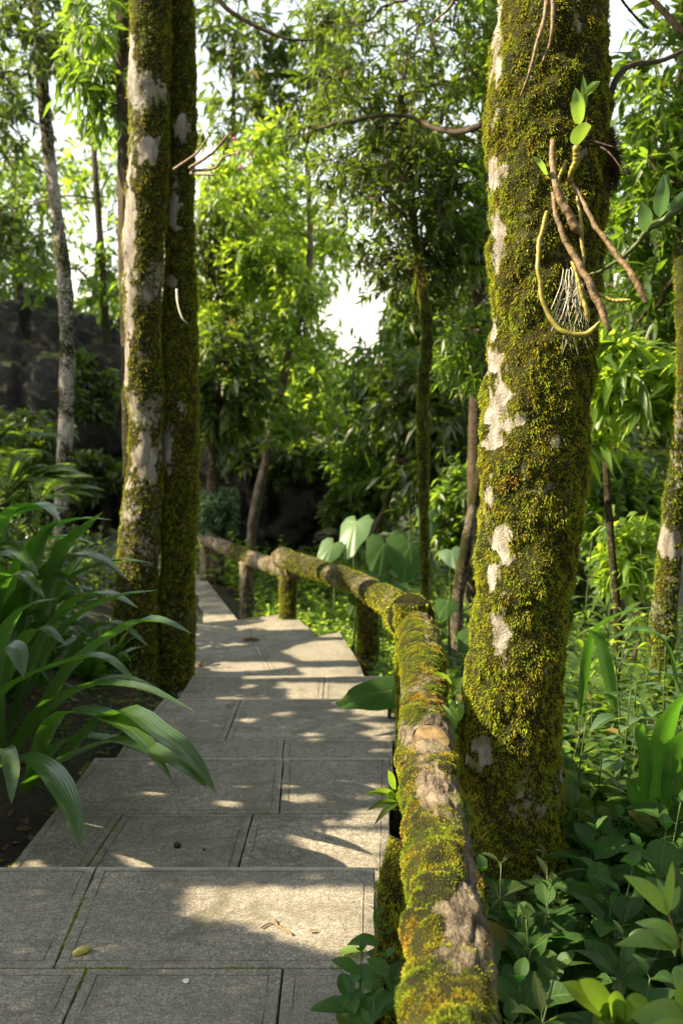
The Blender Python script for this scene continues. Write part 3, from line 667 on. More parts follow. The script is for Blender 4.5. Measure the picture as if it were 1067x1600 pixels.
for nm, pts in (('rail', [[*U(165, 722, 24), .16], [*U(200, 758, 22), .16], [*U(240, 800, 20), .16]]), ('post', [[*U(172, 800, 23.5), .15], [*U(172, 730, 23.5), .15]])):
    mb = MB(); C = spline(np.array(pts), 12); V, F, A = tube(C[:, :3], C[:, 3], 12, .45, lambda V, D: (noise(V, 4) - .5) * .05); A[:, 0] = .5; mb.add(V, F, A); mb.build(nm, BK['log'], fr)

# ---------------------------------------------------------------- the trees one can tell apart
BP = [(775, 640, 24, 60), (790, 668, 22, 20), (783, 1000, 16, 48), (772, 965, 12, 18), (772, 272, 16, 28), (776, 380, 13, 60), (775, 572, 14, 22), (786, 862, 20, 50), (768, 900, 8, 30), (775, 60, 10, 90), (752, 1180, 18, 26), (770, 510, 9, 20), (865, 690, 12, 12), (812, 655, 9, 14), (765, 770, 9, 30)]
def m_big(V, P, sides): return 0.80 + 1.0 * (fbm(V, 6, 2) - .5) - .95 * bare(V, BP)
big = tree('large moss-covered trunk rising close beside the log railing on the right', [(806, 1400, 3.72, 178), (803, 1290, 3.7, 158), (800, 1200, 3.7, 164), (816, 1000, 3.7, 152), (830, 800, 3.72, 150), (838, 600, 3.73, 156), (851, 400, 3.75, 154), (856, 200, 3.76, 162), (863, 0, 3.78, 164), (868, -150, 3.8, 160)],
     [(.86, 3.9, 5.2, .17), (.9, 4.0, 7.0, .13)], [((.9, 4.4, 7.6), (2.4, 2.2, 1.2), 60)], dict(mat='mid', L=.12, asp=.32, tw=3), 'pale', 170, .06, mask=m_big, flare=1.1, seg=.018, name='mossy_tree', tufts=1250000, tl=.0125, tw=.0034, nodes_from=.85, thr=.40)
P2 = [(202, 350, 10, 110), (238, 232, 20, 22), (228, 715, 26, 36), (196, 560, 6, 50), (204, 90, 8, 50), (202, 480, 7, 40)]
P3 = [(284, 200, 17, 22), (272, 330, 12, 40), (262, 700, 8, 40), (288, 640, 10, 10), (270, 440, 14, 10)]
m_t2 = lambda V, P, s: 0.66 + 0.9 * (fbm(V, 3, 12) - .5) - bare(V, P2)
m_t3 = lambda V, P, s: 0.74 + 0.8 * (fbm(V, 3, 15) - .5) - bare(V, P3)
tree('thicker left one of the two twin mossy trunks beside the steps', [(210, 985, 7.8, 72), (213, 900, 7.8, 60), (226, 700, 7.8, 53), (222, 500, 7.8, 58), (229, 300, 7.8, 61), (232, 100, 7.8, 61), (234, -30, 7.8, 60)], [(-1.6, 7.9, 6.4, .12), (-1.7, 8.0, 8, .09)],
     [((-1.8, 6.8, 7.6), (2.6, 2.4, 1.3), 80)], dict(mat='mid', L=.12, asp=.32, tw=3), 'pale', 70, .035, mask=m_t2, name='mossy_tree', tufts=170000, tl=.017, tw=.006, nodes_from=.8, seg=.035)
tree('slimmer right one of the two twin mossy trunks beside the steps', [(274, 1040, 7.95, 62), (277, 900, 7.95, 58), (281, 700, 7.95, 56), (280, 500, 8, 50), (281, 300, 8, 43), (284, 100, 8, 42), (281, -30, 8, 38)], [(-1.2, 8.1, 6.4, .07), (-1.1, 8.2, 7.8, .05)],
     [((-.6, 7.6, 7.2), (1.6, 1.8, 1.0), 50)], dict(mat='mid', L=.12, asp=.32, tw=3), 'pale', 60, .04, mask=m_t3, name='mossy_tree', tufts=170000, tl=.017, tw=.006, nodes_from=.8, seg=.035, seed=4)
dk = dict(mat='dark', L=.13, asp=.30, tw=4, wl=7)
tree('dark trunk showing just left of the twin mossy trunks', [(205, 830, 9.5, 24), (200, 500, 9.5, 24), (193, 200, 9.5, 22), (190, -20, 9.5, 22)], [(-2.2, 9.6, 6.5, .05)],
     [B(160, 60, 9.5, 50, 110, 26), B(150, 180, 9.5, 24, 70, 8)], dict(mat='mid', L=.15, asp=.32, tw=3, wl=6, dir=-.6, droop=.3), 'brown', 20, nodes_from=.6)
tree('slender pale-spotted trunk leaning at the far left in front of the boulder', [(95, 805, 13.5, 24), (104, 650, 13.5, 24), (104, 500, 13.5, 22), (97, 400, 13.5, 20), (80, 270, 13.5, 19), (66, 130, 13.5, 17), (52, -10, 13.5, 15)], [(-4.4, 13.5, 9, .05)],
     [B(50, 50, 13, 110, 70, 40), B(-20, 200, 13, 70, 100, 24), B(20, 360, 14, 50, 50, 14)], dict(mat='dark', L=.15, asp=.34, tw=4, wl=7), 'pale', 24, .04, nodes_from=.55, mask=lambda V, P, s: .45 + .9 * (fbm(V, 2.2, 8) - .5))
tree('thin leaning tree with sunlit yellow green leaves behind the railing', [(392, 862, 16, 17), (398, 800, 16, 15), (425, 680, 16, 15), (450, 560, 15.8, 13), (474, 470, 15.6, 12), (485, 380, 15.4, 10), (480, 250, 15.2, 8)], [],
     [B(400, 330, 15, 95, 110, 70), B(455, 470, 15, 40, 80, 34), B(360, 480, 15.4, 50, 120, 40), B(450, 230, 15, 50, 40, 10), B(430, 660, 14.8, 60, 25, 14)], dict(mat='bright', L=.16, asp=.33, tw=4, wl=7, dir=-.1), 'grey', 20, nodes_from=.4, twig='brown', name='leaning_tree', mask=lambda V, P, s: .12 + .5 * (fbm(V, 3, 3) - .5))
tree('moss-coated slim trunk standing in the greenery beyond the railing joint', [(665, 950, 8.3, 14), (663, 850, 8.3, 14), (661, 700, 8.3, 17), (661, 600, 8.3, 18), (668, 520, 8.3, 17), (655, 420, 8.4, 16), (640, 300, 8.6, 12), (625, 150, 8.8, 9)], [],
     [B(620, 330, 8.8, 100, 110, 62), B(540, 200, 9, 80, 110, 36), B(690, 150, 9, 80, 150, 42), B(660, 430, 8.8, 70, 60, 26)], dict(mat='dark', L=.10, asp=.32, tw=4, wl=7), 'brown', 30, .035, nodes_from=.55, name='mossy_tree', tufts=70000, tl=.012, tw=.006, mask=lambda V, P, s: .68 + .7 * (fbm(V, 3, 3) - .5), twig='twig', r_end=.004)
tree('bare thin trunk leaning right towards the large mossy trunk', [(714, 960, 8.8, 20), (722, 890, 8.8, 20), (742, 780, 8.8, 17), (758, 690, 8.8, 16), (770, 560, 8.8, 13), (775, 420, 8.8, 10), (770, 200, 9, 8)], [],
     [B(735, 560, 8.6, 45, 60, 18), B(720, 330, 9, 60, 90, 40), B(790, 60, 9, 60, 100, 30)], dict(mat='mid', L=.13, asp=.30, tw=4, wl=7), 'grey', 20, nodes_from=.5, name='leaning_tree')
tree('thin brown sapling stem standing just right of the large mossy trunk', [(965, 985, 6.2, 11), (955, 850, 6.2, 11), (947, 720, 6.2, 10), (952, 620, 6.2, 8), (958, 560, 6.2, 7)], [],
     [B(965, 590, 6.0, 50, 50, 12), B(1030, 620, 6.0, 45, 60, 12), B(920, 690, 6.1, 22, 30, 3)], dict(mat='bright', L=.19, asp=.27, tw=2, wl=8, tl=.12, spread=.15, dir=-.15, droop=.35, nseg=4, rise=.5), 'brown', 16, nodes_from=.5, name='sapling')
tree('mossy trunk at the right edge of the picture with a pale lichen patch', [(1034, 1000, 5.7, 44), (1043, 900, 5.7, 39), (1053, 800, 5.7, 34), (1064, 700, 5.7, 28), (1072, 560, 5.7, 26), (1062, 300, 6.9, 20), (1075, 0, 7, 18)], [],
     [B(1010, 330, 6.9, 70, 130, 44), B(1060, 130, 7, 90, 120, 34), B(1050, 520, 6.8, 60, 60, 20)], dict(mat='mid', L=.14, asp=.32, tw=3, wl=7, nseg=3, dir=-.2), 'pale', 36, .03, nodes_from=.5, name='mossy_tree', tufts=90000, tl=.013, tw=.006, mask=lambda V, P, s: .66 + .9 * (fbm(V, 3, 3) - .5) - bare(V, [(1048, 848, 22, 26)]), r_end=.004)
# the dark canopy between and behind
tree('tall dark-leaved tree filling the top middle behind the large trunk', [(740, 850, 11, 24), (744, 600, 11, 22), (752, 300, 11, 20), (765, 100, 11, 18), (770, -60, 11, 15)], [],
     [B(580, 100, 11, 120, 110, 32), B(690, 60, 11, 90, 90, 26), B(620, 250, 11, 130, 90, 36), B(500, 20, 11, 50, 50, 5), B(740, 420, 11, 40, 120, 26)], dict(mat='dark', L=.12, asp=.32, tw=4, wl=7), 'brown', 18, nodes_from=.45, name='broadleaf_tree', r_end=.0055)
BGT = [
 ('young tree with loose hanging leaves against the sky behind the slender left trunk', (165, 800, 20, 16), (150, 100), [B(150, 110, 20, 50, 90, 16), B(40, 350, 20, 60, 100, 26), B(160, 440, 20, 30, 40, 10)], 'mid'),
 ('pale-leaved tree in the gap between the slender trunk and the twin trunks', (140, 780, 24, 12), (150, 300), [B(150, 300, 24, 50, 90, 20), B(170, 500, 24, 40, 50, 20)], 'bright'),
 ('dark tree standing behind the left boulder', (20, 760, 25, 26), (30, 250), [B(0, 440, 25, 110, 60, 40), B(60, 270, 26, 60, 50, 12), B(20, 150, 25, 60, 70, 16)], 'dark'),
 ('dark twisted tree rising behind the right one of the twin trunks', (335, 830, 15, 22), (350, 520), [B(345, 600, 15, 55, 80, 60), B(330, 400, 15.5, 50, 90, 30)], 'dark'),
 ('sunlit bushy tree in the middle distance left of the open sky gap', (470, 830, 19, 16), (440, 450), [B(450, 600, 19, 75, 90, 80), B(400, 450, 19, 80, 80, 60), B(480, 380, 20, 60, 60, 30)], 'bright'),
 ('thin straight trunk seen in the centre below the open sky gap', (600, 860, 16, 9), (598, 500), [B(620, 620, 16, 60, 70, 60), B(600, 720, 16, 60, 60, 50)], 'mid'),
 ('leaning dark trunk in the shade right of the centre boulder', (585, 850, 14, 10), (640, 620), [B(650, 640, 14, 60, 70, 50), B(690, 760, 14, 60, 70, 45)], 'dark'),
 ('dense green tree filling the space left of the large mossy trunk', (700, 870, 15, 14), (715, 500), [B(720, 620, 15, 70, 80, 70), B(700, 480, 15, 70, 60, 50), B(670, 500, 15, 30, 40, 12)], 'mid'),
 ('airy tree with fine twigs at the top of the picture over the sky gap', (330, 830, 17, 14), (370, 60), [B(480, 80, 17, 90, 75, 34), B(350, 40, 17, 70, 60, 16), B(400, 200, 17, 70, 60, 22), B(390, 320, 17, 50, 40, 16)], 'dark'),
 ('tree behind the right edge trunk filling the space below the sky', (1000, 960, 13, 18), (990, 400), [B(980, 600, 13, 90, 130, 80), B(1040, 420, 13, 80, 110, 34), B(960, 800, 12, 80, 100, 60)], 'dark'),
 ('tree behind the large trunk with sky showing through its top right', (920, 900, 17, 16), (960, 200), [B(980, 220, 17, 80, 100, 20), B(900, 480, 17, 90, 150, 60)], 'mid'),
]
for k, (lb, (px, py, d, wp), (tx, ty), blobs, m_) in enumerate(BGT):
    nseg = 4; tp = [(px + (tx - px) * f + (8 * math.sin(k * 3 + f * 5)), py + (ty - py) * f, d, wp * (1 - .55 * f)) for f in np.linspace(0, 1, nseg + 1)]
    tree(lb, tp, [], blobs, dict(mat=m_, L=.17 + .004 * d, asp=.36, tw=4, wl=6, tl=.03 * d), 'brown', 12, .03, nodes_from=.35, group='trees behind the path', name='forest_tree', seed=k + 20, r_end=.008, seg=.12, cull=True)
# added unseen trees; crowns shaped to dapple the steps and shade the boulders
sh = thing('broadleaf_tree', (-5.4, 4.5, -.2), 'unseen tree added on the left with a crown cut to dapple the steps', 'tree')
mb = MB(); trunk_mesh(mb, [(-5.4, 4.5, -.6, .2), (-5.3, 4.4, 1.5, .16), (-5.0, 4.2, 3, .11), (-4.8, 4.2, 4.6, .04)], 20, .08, .03); mb.build('trunk', BK['grey'], sh)
nL = 235000; u = rng.uniform(0.3, 10.8, nL); v = rng.uniform(-2.2, 1.3, nL); s_ = rng.uniform(3, 5, nL)
P = u[:, None] * E1 + v[:, None] * E2 + s_[:, None] * S
P += S * ((-4.3 - P[:, 0]) / S[0] + rng.uniform(-.7, .7, nL))[:, None]
q = uv(P); path_zone = (q[:, 1] > -1.0)
nz = noise(np.c_[q * 2.2, 0 * q[:, :1]], 1, 77)
kp = ~ingap(P, .004) & (path_zone | (nz > .24)) & ~((q[:, 0] > 8.4) & (nz < .42)) & ~((q[:, 1] > .80) & (nz < .52 + .5 * (q[:, 1] - .8)) & (q[:, 0] > 3.7))
P = P[kp]; lb = MB(); ld = randdir(len(P), -.7, .5); leaves(lb, P - ld * .035, ld, .078 * (.7 + .6 * rng.random(len(P))), .045, twist=1.5); lb.build('crown', LM['thick'], sh)
top = thing('broadleaf_tree', (3.2, 1.5, -.2), 'unseen tree added so its high crown keeps sky light off the path', 'tree')  # overhead crown added out of view to dim the sky light below
mb = MB(); trunk_mesh(mb, [(3.2, -1.5, -.6, .25), (3.0, -1.2, 3, .2), (2.2, -.2, 6.5, .14), (1.2, 1, 8.0, .08)], 18, .1, .03); mb.build('trunk', BK['grey'], top)
nL = 52000; P = np.c_[rng.uniform(-1.8, 7, nL), rng.uniform(-6, 10, nL), rng.uniform(6.4, 8.8, nL)]; P = P[(noise(P, .55, 5) > .30) & ~ingap(P, .03)]
lb = MB(); ld = randdir(len(P), -.6, .4); leaves(lb, P, ld, .15 * (.7 + .6 * rng.random(len(P))), .07, twist=1.0); lb.build('crown', LM['thick'], top)
for nm_, (bx, by), (c, r), n_ in (('unseen leafy tree added right of the bank to darken that side', (5.2, 3), ((5.0, 3.5, 3.0), (1.7, 5.5, 3.2)), 9000), ('unseen leafy tree added behind the camera to hold back sky light', (0, -6.5), ((-.5, -6.2, 3.2), (6, 1.6, 3.6)), 15000)):  # unseen crowns added to cut ambient light from the right and behind
    t_ = thing('broadleaf_tree', (bx, by, -.3), nm_, 'tree'); mb = MB(); trunk_mesh(mb, [(bx, by, -.8, .2), (bx, by, 2, .15), (bx, by, 5, .05)], 14, .1, .03); mb.build('trunk', BK['grey'], t_)
    P = ell(c, r, n_, .5); P = P[(noise(P, 1.0, 9) > .25) & (np.abs(P[:, 0]) > .40 * P[:, 1] + .5)]; lb = MB(); leaves(lb, P, randdir(len(P), -.7, .4), .24 * rng.uniform(.7, 1.2, len(P)), .12, twist=1.2); lb.build('crown', LM['thick'], t_)
T = P[rng.choice(len(P), 120, replace=False)]; T = T[~ingap(T, .05)]; mb = MB()
for PP, rr in grow([(-5, 4.2, 3), (-4.9, 4.2, 3.6), (-5.1, 4.3, 2.6)], T, .005):
    if ingap(PP, .03).any(): continue
    V, F, A = tube(PP, rr, 6, .3, caps=False); mb.add(V, F, A)
mb.build('branches', BK['twig'], sh)

s2 = thing('broadleaf_tree', (-13.5, 17, -1), 'second unseen tree added on the left further up to shade the boulders', 'tree')  # added out of view, its crown placed to shade the boulders
mb = MB(); trunk_mesh(mb, [(-13.5, 17, -1.3, .3), (-13.3, 17, 3, .22), (-12.6, 17, 6, .08)], 16, .1, .03); mb.build('trunk', BK['grey'], s2)
nL = 62000; P = rng.uniform(12.5, 27, nL)[:, None] * E1 + rng.uniform(-4.6, 1.3, nL)[:, None] * E2; P += S * ((-12.6 - P[:, 0]) / S[0] + rng.uniform(-1, 1, nL))[:, None]
P = P[(noise(uv(P) @ np.array([[1, 0, 0], [0, 1, 0]]), 1.6, 5) > .24) & (P[:, 0] < -.40 * P[:, 1])]; lb = MB(); ld = randdir(len(P), -.7, .5); leaves(lb, P, ld, .17 * (.7 + .6 * rng.random(len(P))), .09, twist=1.5); lb.build('crown', LM['dark'], s2)

# far wood seen through the gap: one mass
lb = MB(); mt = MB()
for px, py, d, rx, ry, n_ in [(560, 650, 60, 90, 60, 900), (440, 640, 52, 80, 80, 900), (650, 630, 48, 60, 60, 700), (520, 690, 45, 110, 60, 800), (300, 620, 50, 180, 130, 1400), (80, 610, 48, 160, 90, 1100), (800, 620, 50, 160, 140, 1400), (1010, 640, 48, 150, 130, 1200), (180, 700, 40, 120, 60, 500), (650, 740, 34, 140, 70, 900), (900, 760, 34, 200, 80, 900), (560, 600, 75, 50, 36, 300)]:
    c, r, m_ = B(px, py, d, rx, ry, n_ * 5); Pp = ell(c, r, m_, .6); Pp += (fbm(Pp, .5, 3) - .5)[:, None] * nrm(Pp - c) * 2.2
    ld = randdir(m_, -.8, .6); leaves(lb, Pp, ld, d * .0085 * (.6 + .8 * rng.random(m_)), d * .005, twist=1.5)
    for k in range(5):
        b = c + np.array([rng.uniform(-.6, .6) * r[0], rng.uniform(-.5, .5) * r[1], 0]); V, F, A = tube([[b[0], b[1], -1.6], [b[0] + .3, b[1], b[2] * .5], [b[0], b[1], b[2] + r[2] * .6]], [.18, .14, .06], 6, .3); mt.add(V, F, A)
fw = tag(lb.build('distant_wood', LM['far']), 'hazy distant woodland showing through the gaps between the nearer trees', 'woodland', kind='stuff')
mt.build('trunks', BK['brown'], fw)['kind'] = 'stuff'

# ---------------------------------------------------------------- boulders
def boulder(label, c, r, seed, sub=70):
    th = np.linspace(0, np.pi, sub); ph = np.linspace(0, 2 * np.pi, sub * 2, endpoint=False); t_, p_ = np.meshgrid(th, ph, indexing='ij')
    D = np.stack([np.sin(t_) * np.cos(p_), np.sin(t_) * np.sin(p_), np.cos(t_)], -1)
    k = 1 + 0.55 * (fbm(D, 1.3, seed, 4) - .5) + .14 * (fbm(D, 5, seed + 2, 3) - .5) - .16 * np.clip(1 - np.abs(fbm(D, 2.2, seed + 5, 4) - .5) * 9, 0, 1) + .05 * np.round(fbm(D * [1, 1, 2.5], 2.5, seed + 7, 2) * 6) / 2
    V = (np.asarray(c) + D * k[..., None] * np.asarray(r)).reshape(-1, 3); m = sub * 2; i, j = np.meshgrid(np.arange(sub - 1), np.arange(m), indexing='ij'); i = i.ravel(); j = j.ravel(); j2 = (j + 1) % m
    mb = MB(); mb.add(V, np.stack([i * m + j, (i + 1) * m + j, (i + 1) * m + j2, i * m + j2], 1)); o = mb.build('boulder', ROCK, loc=(c[0], c[1], -1)); tag(o, label, 'boulder')
boulder('huge dark overhanging boulder with a sunlit mossy top at the left edge', U(40, 670, 21), (2.3, 2.0, 2.7), 3)
boulder('dark upright boulder just left of the twin trunks', U(150, 680, 22.5), (1.3, 1.2, 2.6), 8)
boulder('large dark shaded boulder behind the leaning thin tree', U(420, 775, 18), (1.45, 1.3, 1.3), 5)
boulder('dark boulder between the twin trunks and the thin leaning tree', U(320, 750, 20), (1.2, 1.2, 1.5), 15)
boulder('small grey rock lying in the greenery beside the centre boulder', U(512, 838, 13.5), (.16, .16, .1), 11, 24)

# ---------------------------------------------------------------- plants
def leaf_along(mb, pts, W, cols=5, n=14, fold=.35, prof='strap', rnd=None, updir=(0, 0, 1)):
    P = spline(np.array(pts), n); T = nrm(np.gradient(P, axis=0)); sd = nrm(np.cross(T, np.array(updir, float)) + 1e-5)
    for k in range(1, n):
        if np.dot(sd[k], sd[k - 1]) < 0: sd[k] = -sd[k]
    nn = np.cross(sd, T); nn *= np.sign(nn[:, 2:].mean() + 1e-6)
    t = np.linspace(0, 1, n); hw = PROF[prof](t); hw[-1] = .02; c = np.linspace(-1, 1, cols)
    V = P[:, None] + sd[:, None] * (W / 2 * hw[:, None] * c)[..., None] + nn[:, None] * (np.abs(c) * fold * W / 2 * hw[:, None])[..., None]
    A = np.zeros(V.shape); A[..., 0] = rng.random() if rnd is None else rnd; A[..., 1] = c; A[..., 2] = t[:, None]
    q = [[i * cols + j, i * cols + j + 1, (i + 1) * cols + j + 1, (i + 1) * cols + j] for i in range(n - 1) for j in range(cols - 1)]
    mb.add(V, np.array(q), A)
def strap_clump(label, base, n, L, W, el=(35, 85), droop=(.5, 1.0), az=(0, 360), matn='strap', name='strap_leaf_plant', cat='plant', group=None):
    b = np.array([base[0], base[1], float(ground_z(base[0], base[1]))]); root = thing(name, b, label, cat, group); mb = MB()
    a = np.radians(rng.uniform(*az, n)); e = np.radians(rng.uniform(*el, n)); d = np.stack([np.cos(e) * np.cos(a), np.cos(e) * np.sin(a), np.sin(e)], 1)
    P = b + np.stack([np.cos(a), np.sin(a), 0 * a], 1) * .04 - [0, 0, .03]; Ls = L * rng.uniform(.65, 1.15, n); dr = rng.uniform(*droop, n); ok = np.ones(n, bool)
    for f in np.linspace(.2, 1, 9): ok &= ~(ingap(P + d * (Ls * f)[:, None] - np.array([0, 0, 1]) * (dr * Ls * f * f)[:, None], .035) & (b[0] < 0) & (b[0] > -2.4))
    P, d, Ls, dr = P[ok], d[ok], Ls[ok], dr[ok]; n = len(P)
    leaves(mb, P, d, Ls, W * rng.uniform(.75, 1.15, n), dr, .3, 12, 5, 'strap', twist=.35)
    mb.build('foliage', LM[matn], root); return root
hero = thing('strap_leaf_plant', U(20, 1230, 4.3) * [1, 1, 0] + [0, 0, -.15], 'large arching strap-leaf plant spilling over the left edge of the lower steps', 'plant')
mb = MB()
HL = [([(40, 1240, 4.25), (95, 1120, 4.0), (200, 1140, 3.7), (270, 1222, 3.5)], .085), ([(60, 1230, 4.2), (175, 1116, 3.8), (252, 1150, 3.55), (300, 1190, 3.45), (338, 1241, 3.38)], .082), ([(30, 1230, 4.2), (170, 1160, 3.8), (265, 1190, 3.5), (330, 1236, 3.36)], .07),
      ([(-30, 1220, 4.4), (110, 1088, 4.1), (210, 1075, 3.9), (304, 1112, 3.75)], .066), ([(-60, 1200, 4.5), (5, 1085, 4.3), (100, 1037, 4.15), (165, 1030, 4.05), (222, 1078, 3.95)], .072), ([(20, 1190, 4.9), (110, 1050, 4.7), (200, 982, 4.5), (245, 972, 4.4), (299, 990, 4.3)], .10),
      ([(10, 1150, 5.2), (90, 1000, 5.0), (165, 940, 4.9), (249, 922, 4.8)], .085), ([(0, 1200, 4.1), (30, 1186, 3.9), (75, 1206, 3.7), (110, 1265, 3.55), (127, 1328, 3.5)], .085), ([(-20, 1200, 3.9), (8, 1170, 3.7), (18, 1210, 3.6), (18, 1256, 3.55)], .05),
      ([(-60, 1100, 4.2), (-10, 1022, 4.1), (22, 1018, 4.05), (36, 1058, 4.0)], .10), ([(0, 1200, 4.6), (60, 1110, 4.5), (140, 1070, 4.35), (200, 1062, 4.3), (262, 1085, 4.2)], .06), ([(40, 1240, 4.3), (100, 1160, 4.1), (180, 1160, 3.95), (228, 1180, 3.8)], .06),
      ([(10, 1160, 5), (60, 1020, 4.9), (100, 960, 4.85), (180, 930, 4.8)], .08), ([(-20, 1160, 4.8), (20, 1040, 4.7), (60, 985, 4.6), (105, 1010, 4.5)], .09), ([(0, 1180, 4.6), (-10, 1060, 4.5), (30, 960, 4.4), (90, 935, 4.4)], .085)]
for pts, W in HL: leaf_along(mb, [U(*p) for p in pts], W * 1.25)
H2 = [((0, 1050), (30, 880), (90, 840), (150, 850)), ((10, 1060), (70, 900), (140, 870), (200, 905)), ((-30, 1040), (-10, 850), (40, 800), (110, 795)), ((20, 1060), (60, 860), (110, 815), (175, 812)), ((-40, 1020), (0, 830), (60, 790), (95, 815)),
      ((30, 1080), (100, 960), (160, 930), (215, 950)), ((20, 1080), (90, 930), (170, 880), (240, 880)), ((-20, 1060), (20, 950), (80, 900), (130, 930)), ((-50, 1000), (-20, 870), (20, 860), (60, 900)), ((0, 1090), (50, 985), (110, 975), (160, 1010)), ((10, 1040), (40, 920), (60, 850), (90, 812)), ((-30, 1090), (10, 990), (50, 960), (85, 1000)),
      ((60, 1090), (130, 1000), (180, 975), (232, 1010)), ((40, 1060), (90, 880), (120, 840), (160, 800)), ((-40, 1090), (-5, 930), (30, 900), (70, 935))]
m2 = MB(); h2 = thing('strap_leaf_plant', U(10, 1080, 5.6) * [1, 1, 0] + [0, 0, -.1], 'broad strap-leaf plant with overlapping arching leaves above the spilling one on the left', 'plant')
for k, q in enumerate(H2): dd = 5.5 - .1 * (k % 5); leaf_along(m2, [U(q[0][0], q[0][1] + 30, dd + .3), U(*q[1], dd + .1), U(*q[2], dd - .1), U(*q[3], dd - .35)], .085 + .02 * (k % 3))
m2.build('foliage', LM['strap'], h2)
b0 = np.array([U(10, 1230, 4.3)[0], 4.3, -.12])
mb.build('foliage', LM['strap'], hero)
for k, (x, y, n_, L, lb) in enumerate([(-2.05, 4.45, 44, 1.35, 'dark strap-leaf clump cut by the left edge just behind the spilling plant'), (-2.0, 5.35, 50, 1.4, 'large strap-leaf clump right behind the spilling plant on the left'), (-2.7, 5.3, 50, 1.75, 'tall strap-leaf clump at the left edge below the boulder'),
      (-1.95, 6.2, 44, 1.15, 'dark strap-leaf clump in front of the twin trunks'), (-2.8, 6.5, 50, 1.6, 'tallest strap-leaf clump between the left edge and the twin trunks'), (-2.35, 7.5, 44, 1.2, 'strap-leaf clump left of the base of the twin trunks'), (-3.5, 7.8, 50, 1.5, 'strap-leaf clump furthest left below the ferns'),
      (-1.72, 6.75, 26, .7, 'low strap-leaf clump directly in front of the thicker twin trunk'), (-3.3, 9.4, 50, 1.3, 'strap-leaf clump at the foot of the slender pale-spotted trunk')]):
    strap_clump(lb, (x, y), int(n_ * 1.6), L * .86, .085, (50, 88), (.28, .72), group='strap-leaf clumps on the left bank')
p = U(165, 850, 7.6); strap_clump('small pale sunlit tuft of narrow leaves left of the twin trunks', p, 16, .62, .05, (50, 88), (.35, .8), matn='young', name='grass_tuft')

def herb(label, top, h, pairs, L, W, matn='herb', lean=0.06, group=None, name='seedling', per=2, root=None, spread=1.0, prof='ovate', stem=STEM, build=True, mbs=None, droop=.35):
    """a stem with crossed pairs of leaves, ending in a rosette"""
    top = np.asarray(top, float); base = top + np.array([rng.normal(0, lean), rng.normal(0, lean), -h])
    S_ = spline(np.array([base, (base + top) / 2 + rng.normal(0, .015, 3), top]), 10)
    r = thing(name, base, label, 'plant', group) if (build and root is None) else root
    sm = mbs[0] if mbs else MB(); fm = mbs[1] if mbs else MB()
    V, F, A = tube(S_, np.linspace(.0045, .002, 10) * (h / .4) ** .4, 5, .5); sm.add(V, F, A)
    P, D, LL = [], [], []; a0 = rng.uniform(0, 6.28)
    for k in range(pairs):
        f = 1 - (k / max(1, pairs)) ** 1.1 * .85; q = S_[min(9, int(f * 9))]; a0 += 1.5708 if per == 2 else 2.4
        for s in range(per):
            a = a0 + s * 2 * math.pi / per + rng.normal(0, .2); e = [1.0, .7, .45, .25, .1][min(k, 4)] * spread + rng.normal(0, .12)
            P.append(q); D.append([math.cos(a) * math.cos(e), math.sin(a) * math.cos(e), math.sin(e)]); LL.append(L * [.4, .8, 1.05, 1.1, .95][min(k, 4)] * rng.uniform(.85, 1.15))
    P, D, LL = np.array(P), np.array(D), np.array(LL); sticks(sm, P, P + D * (LL * .16)[:, None], .0016, .0012)
    leaves(fm, P + D * (LL * .15)[:, None], D, LL, LL * W / L, droop, .28, 6, 5, prof, twist=.35, wave=.03)
    if build and not mbs: sm.build('stem', stem, r); fm.build('foliage', LM[matn], r)
    return r
# the shaded seedlings at the foot of the large trunk
HB = [(878, 1452, 3.0, 'shaded seedling with a crossed pair of broad leaves below the large trunk'), (858, 1392, 3.15, 'dark seedling whose leaves touch the foot of the large trunk'), (954, 1418, 2.95, 'dark broad-leaved seedling halfway between the trunk foot and the right edge'), (934, 1370, 3.2, 'shaded seedling standing right of the large trunk base'), (975, 1512, 2.7, 'low seedling behind the lobed leaf in the bottom right corner'),
      (806, 1440, 2.9, 'dark seedling close against the right side of the near log'), (868, 1520, 2.7, 'shaded seedling left of the lobed leaf in the bottom right'), (812, 1540, 2.5, 'seedling at the bottom beside the near end of the log'), (1000, 1330, 3.4, 'shaded seedling below the glossy strap leaves on the right'), (930, 1300, 3.5, 'leafy seedling right of the shaded lower trunk'),
      (1040, 1300, 3.2, 'dark seedling at the right edge above the pale sprig'), (900, 1235, 3.8, 'seedling right of the trunk at knee height with narrow leaves'), (760, 1500, 2.7, 'seedling half hidden behind the bottom of the near log')]
for px, py, d, lb in HB:
    t = U(px, py, d); herb(lb, t, max(.25, t[2] + .28), 5, .19 + .02 * rng.random(), .10, group='shaded seedlings below the large trunk')
kinds_ = [('herb', 'ovate', .20, .105, .2, .5, 'dense dark oval-leaved ground cover behind the log on the right bank'), ('dark', 'lance', .17, .045, .2, .55, 'dark narrow-leaved ground cover mixed in on the right bank'), ('mid', 'ovate', .09, .05, .1, .35, 'small fresh green weeds mixed into the ground cover on the right bank'), ('mid', 'lance', .2, .05, .4, .8, 'taller lance-leaved ground cover further right on the bank')]
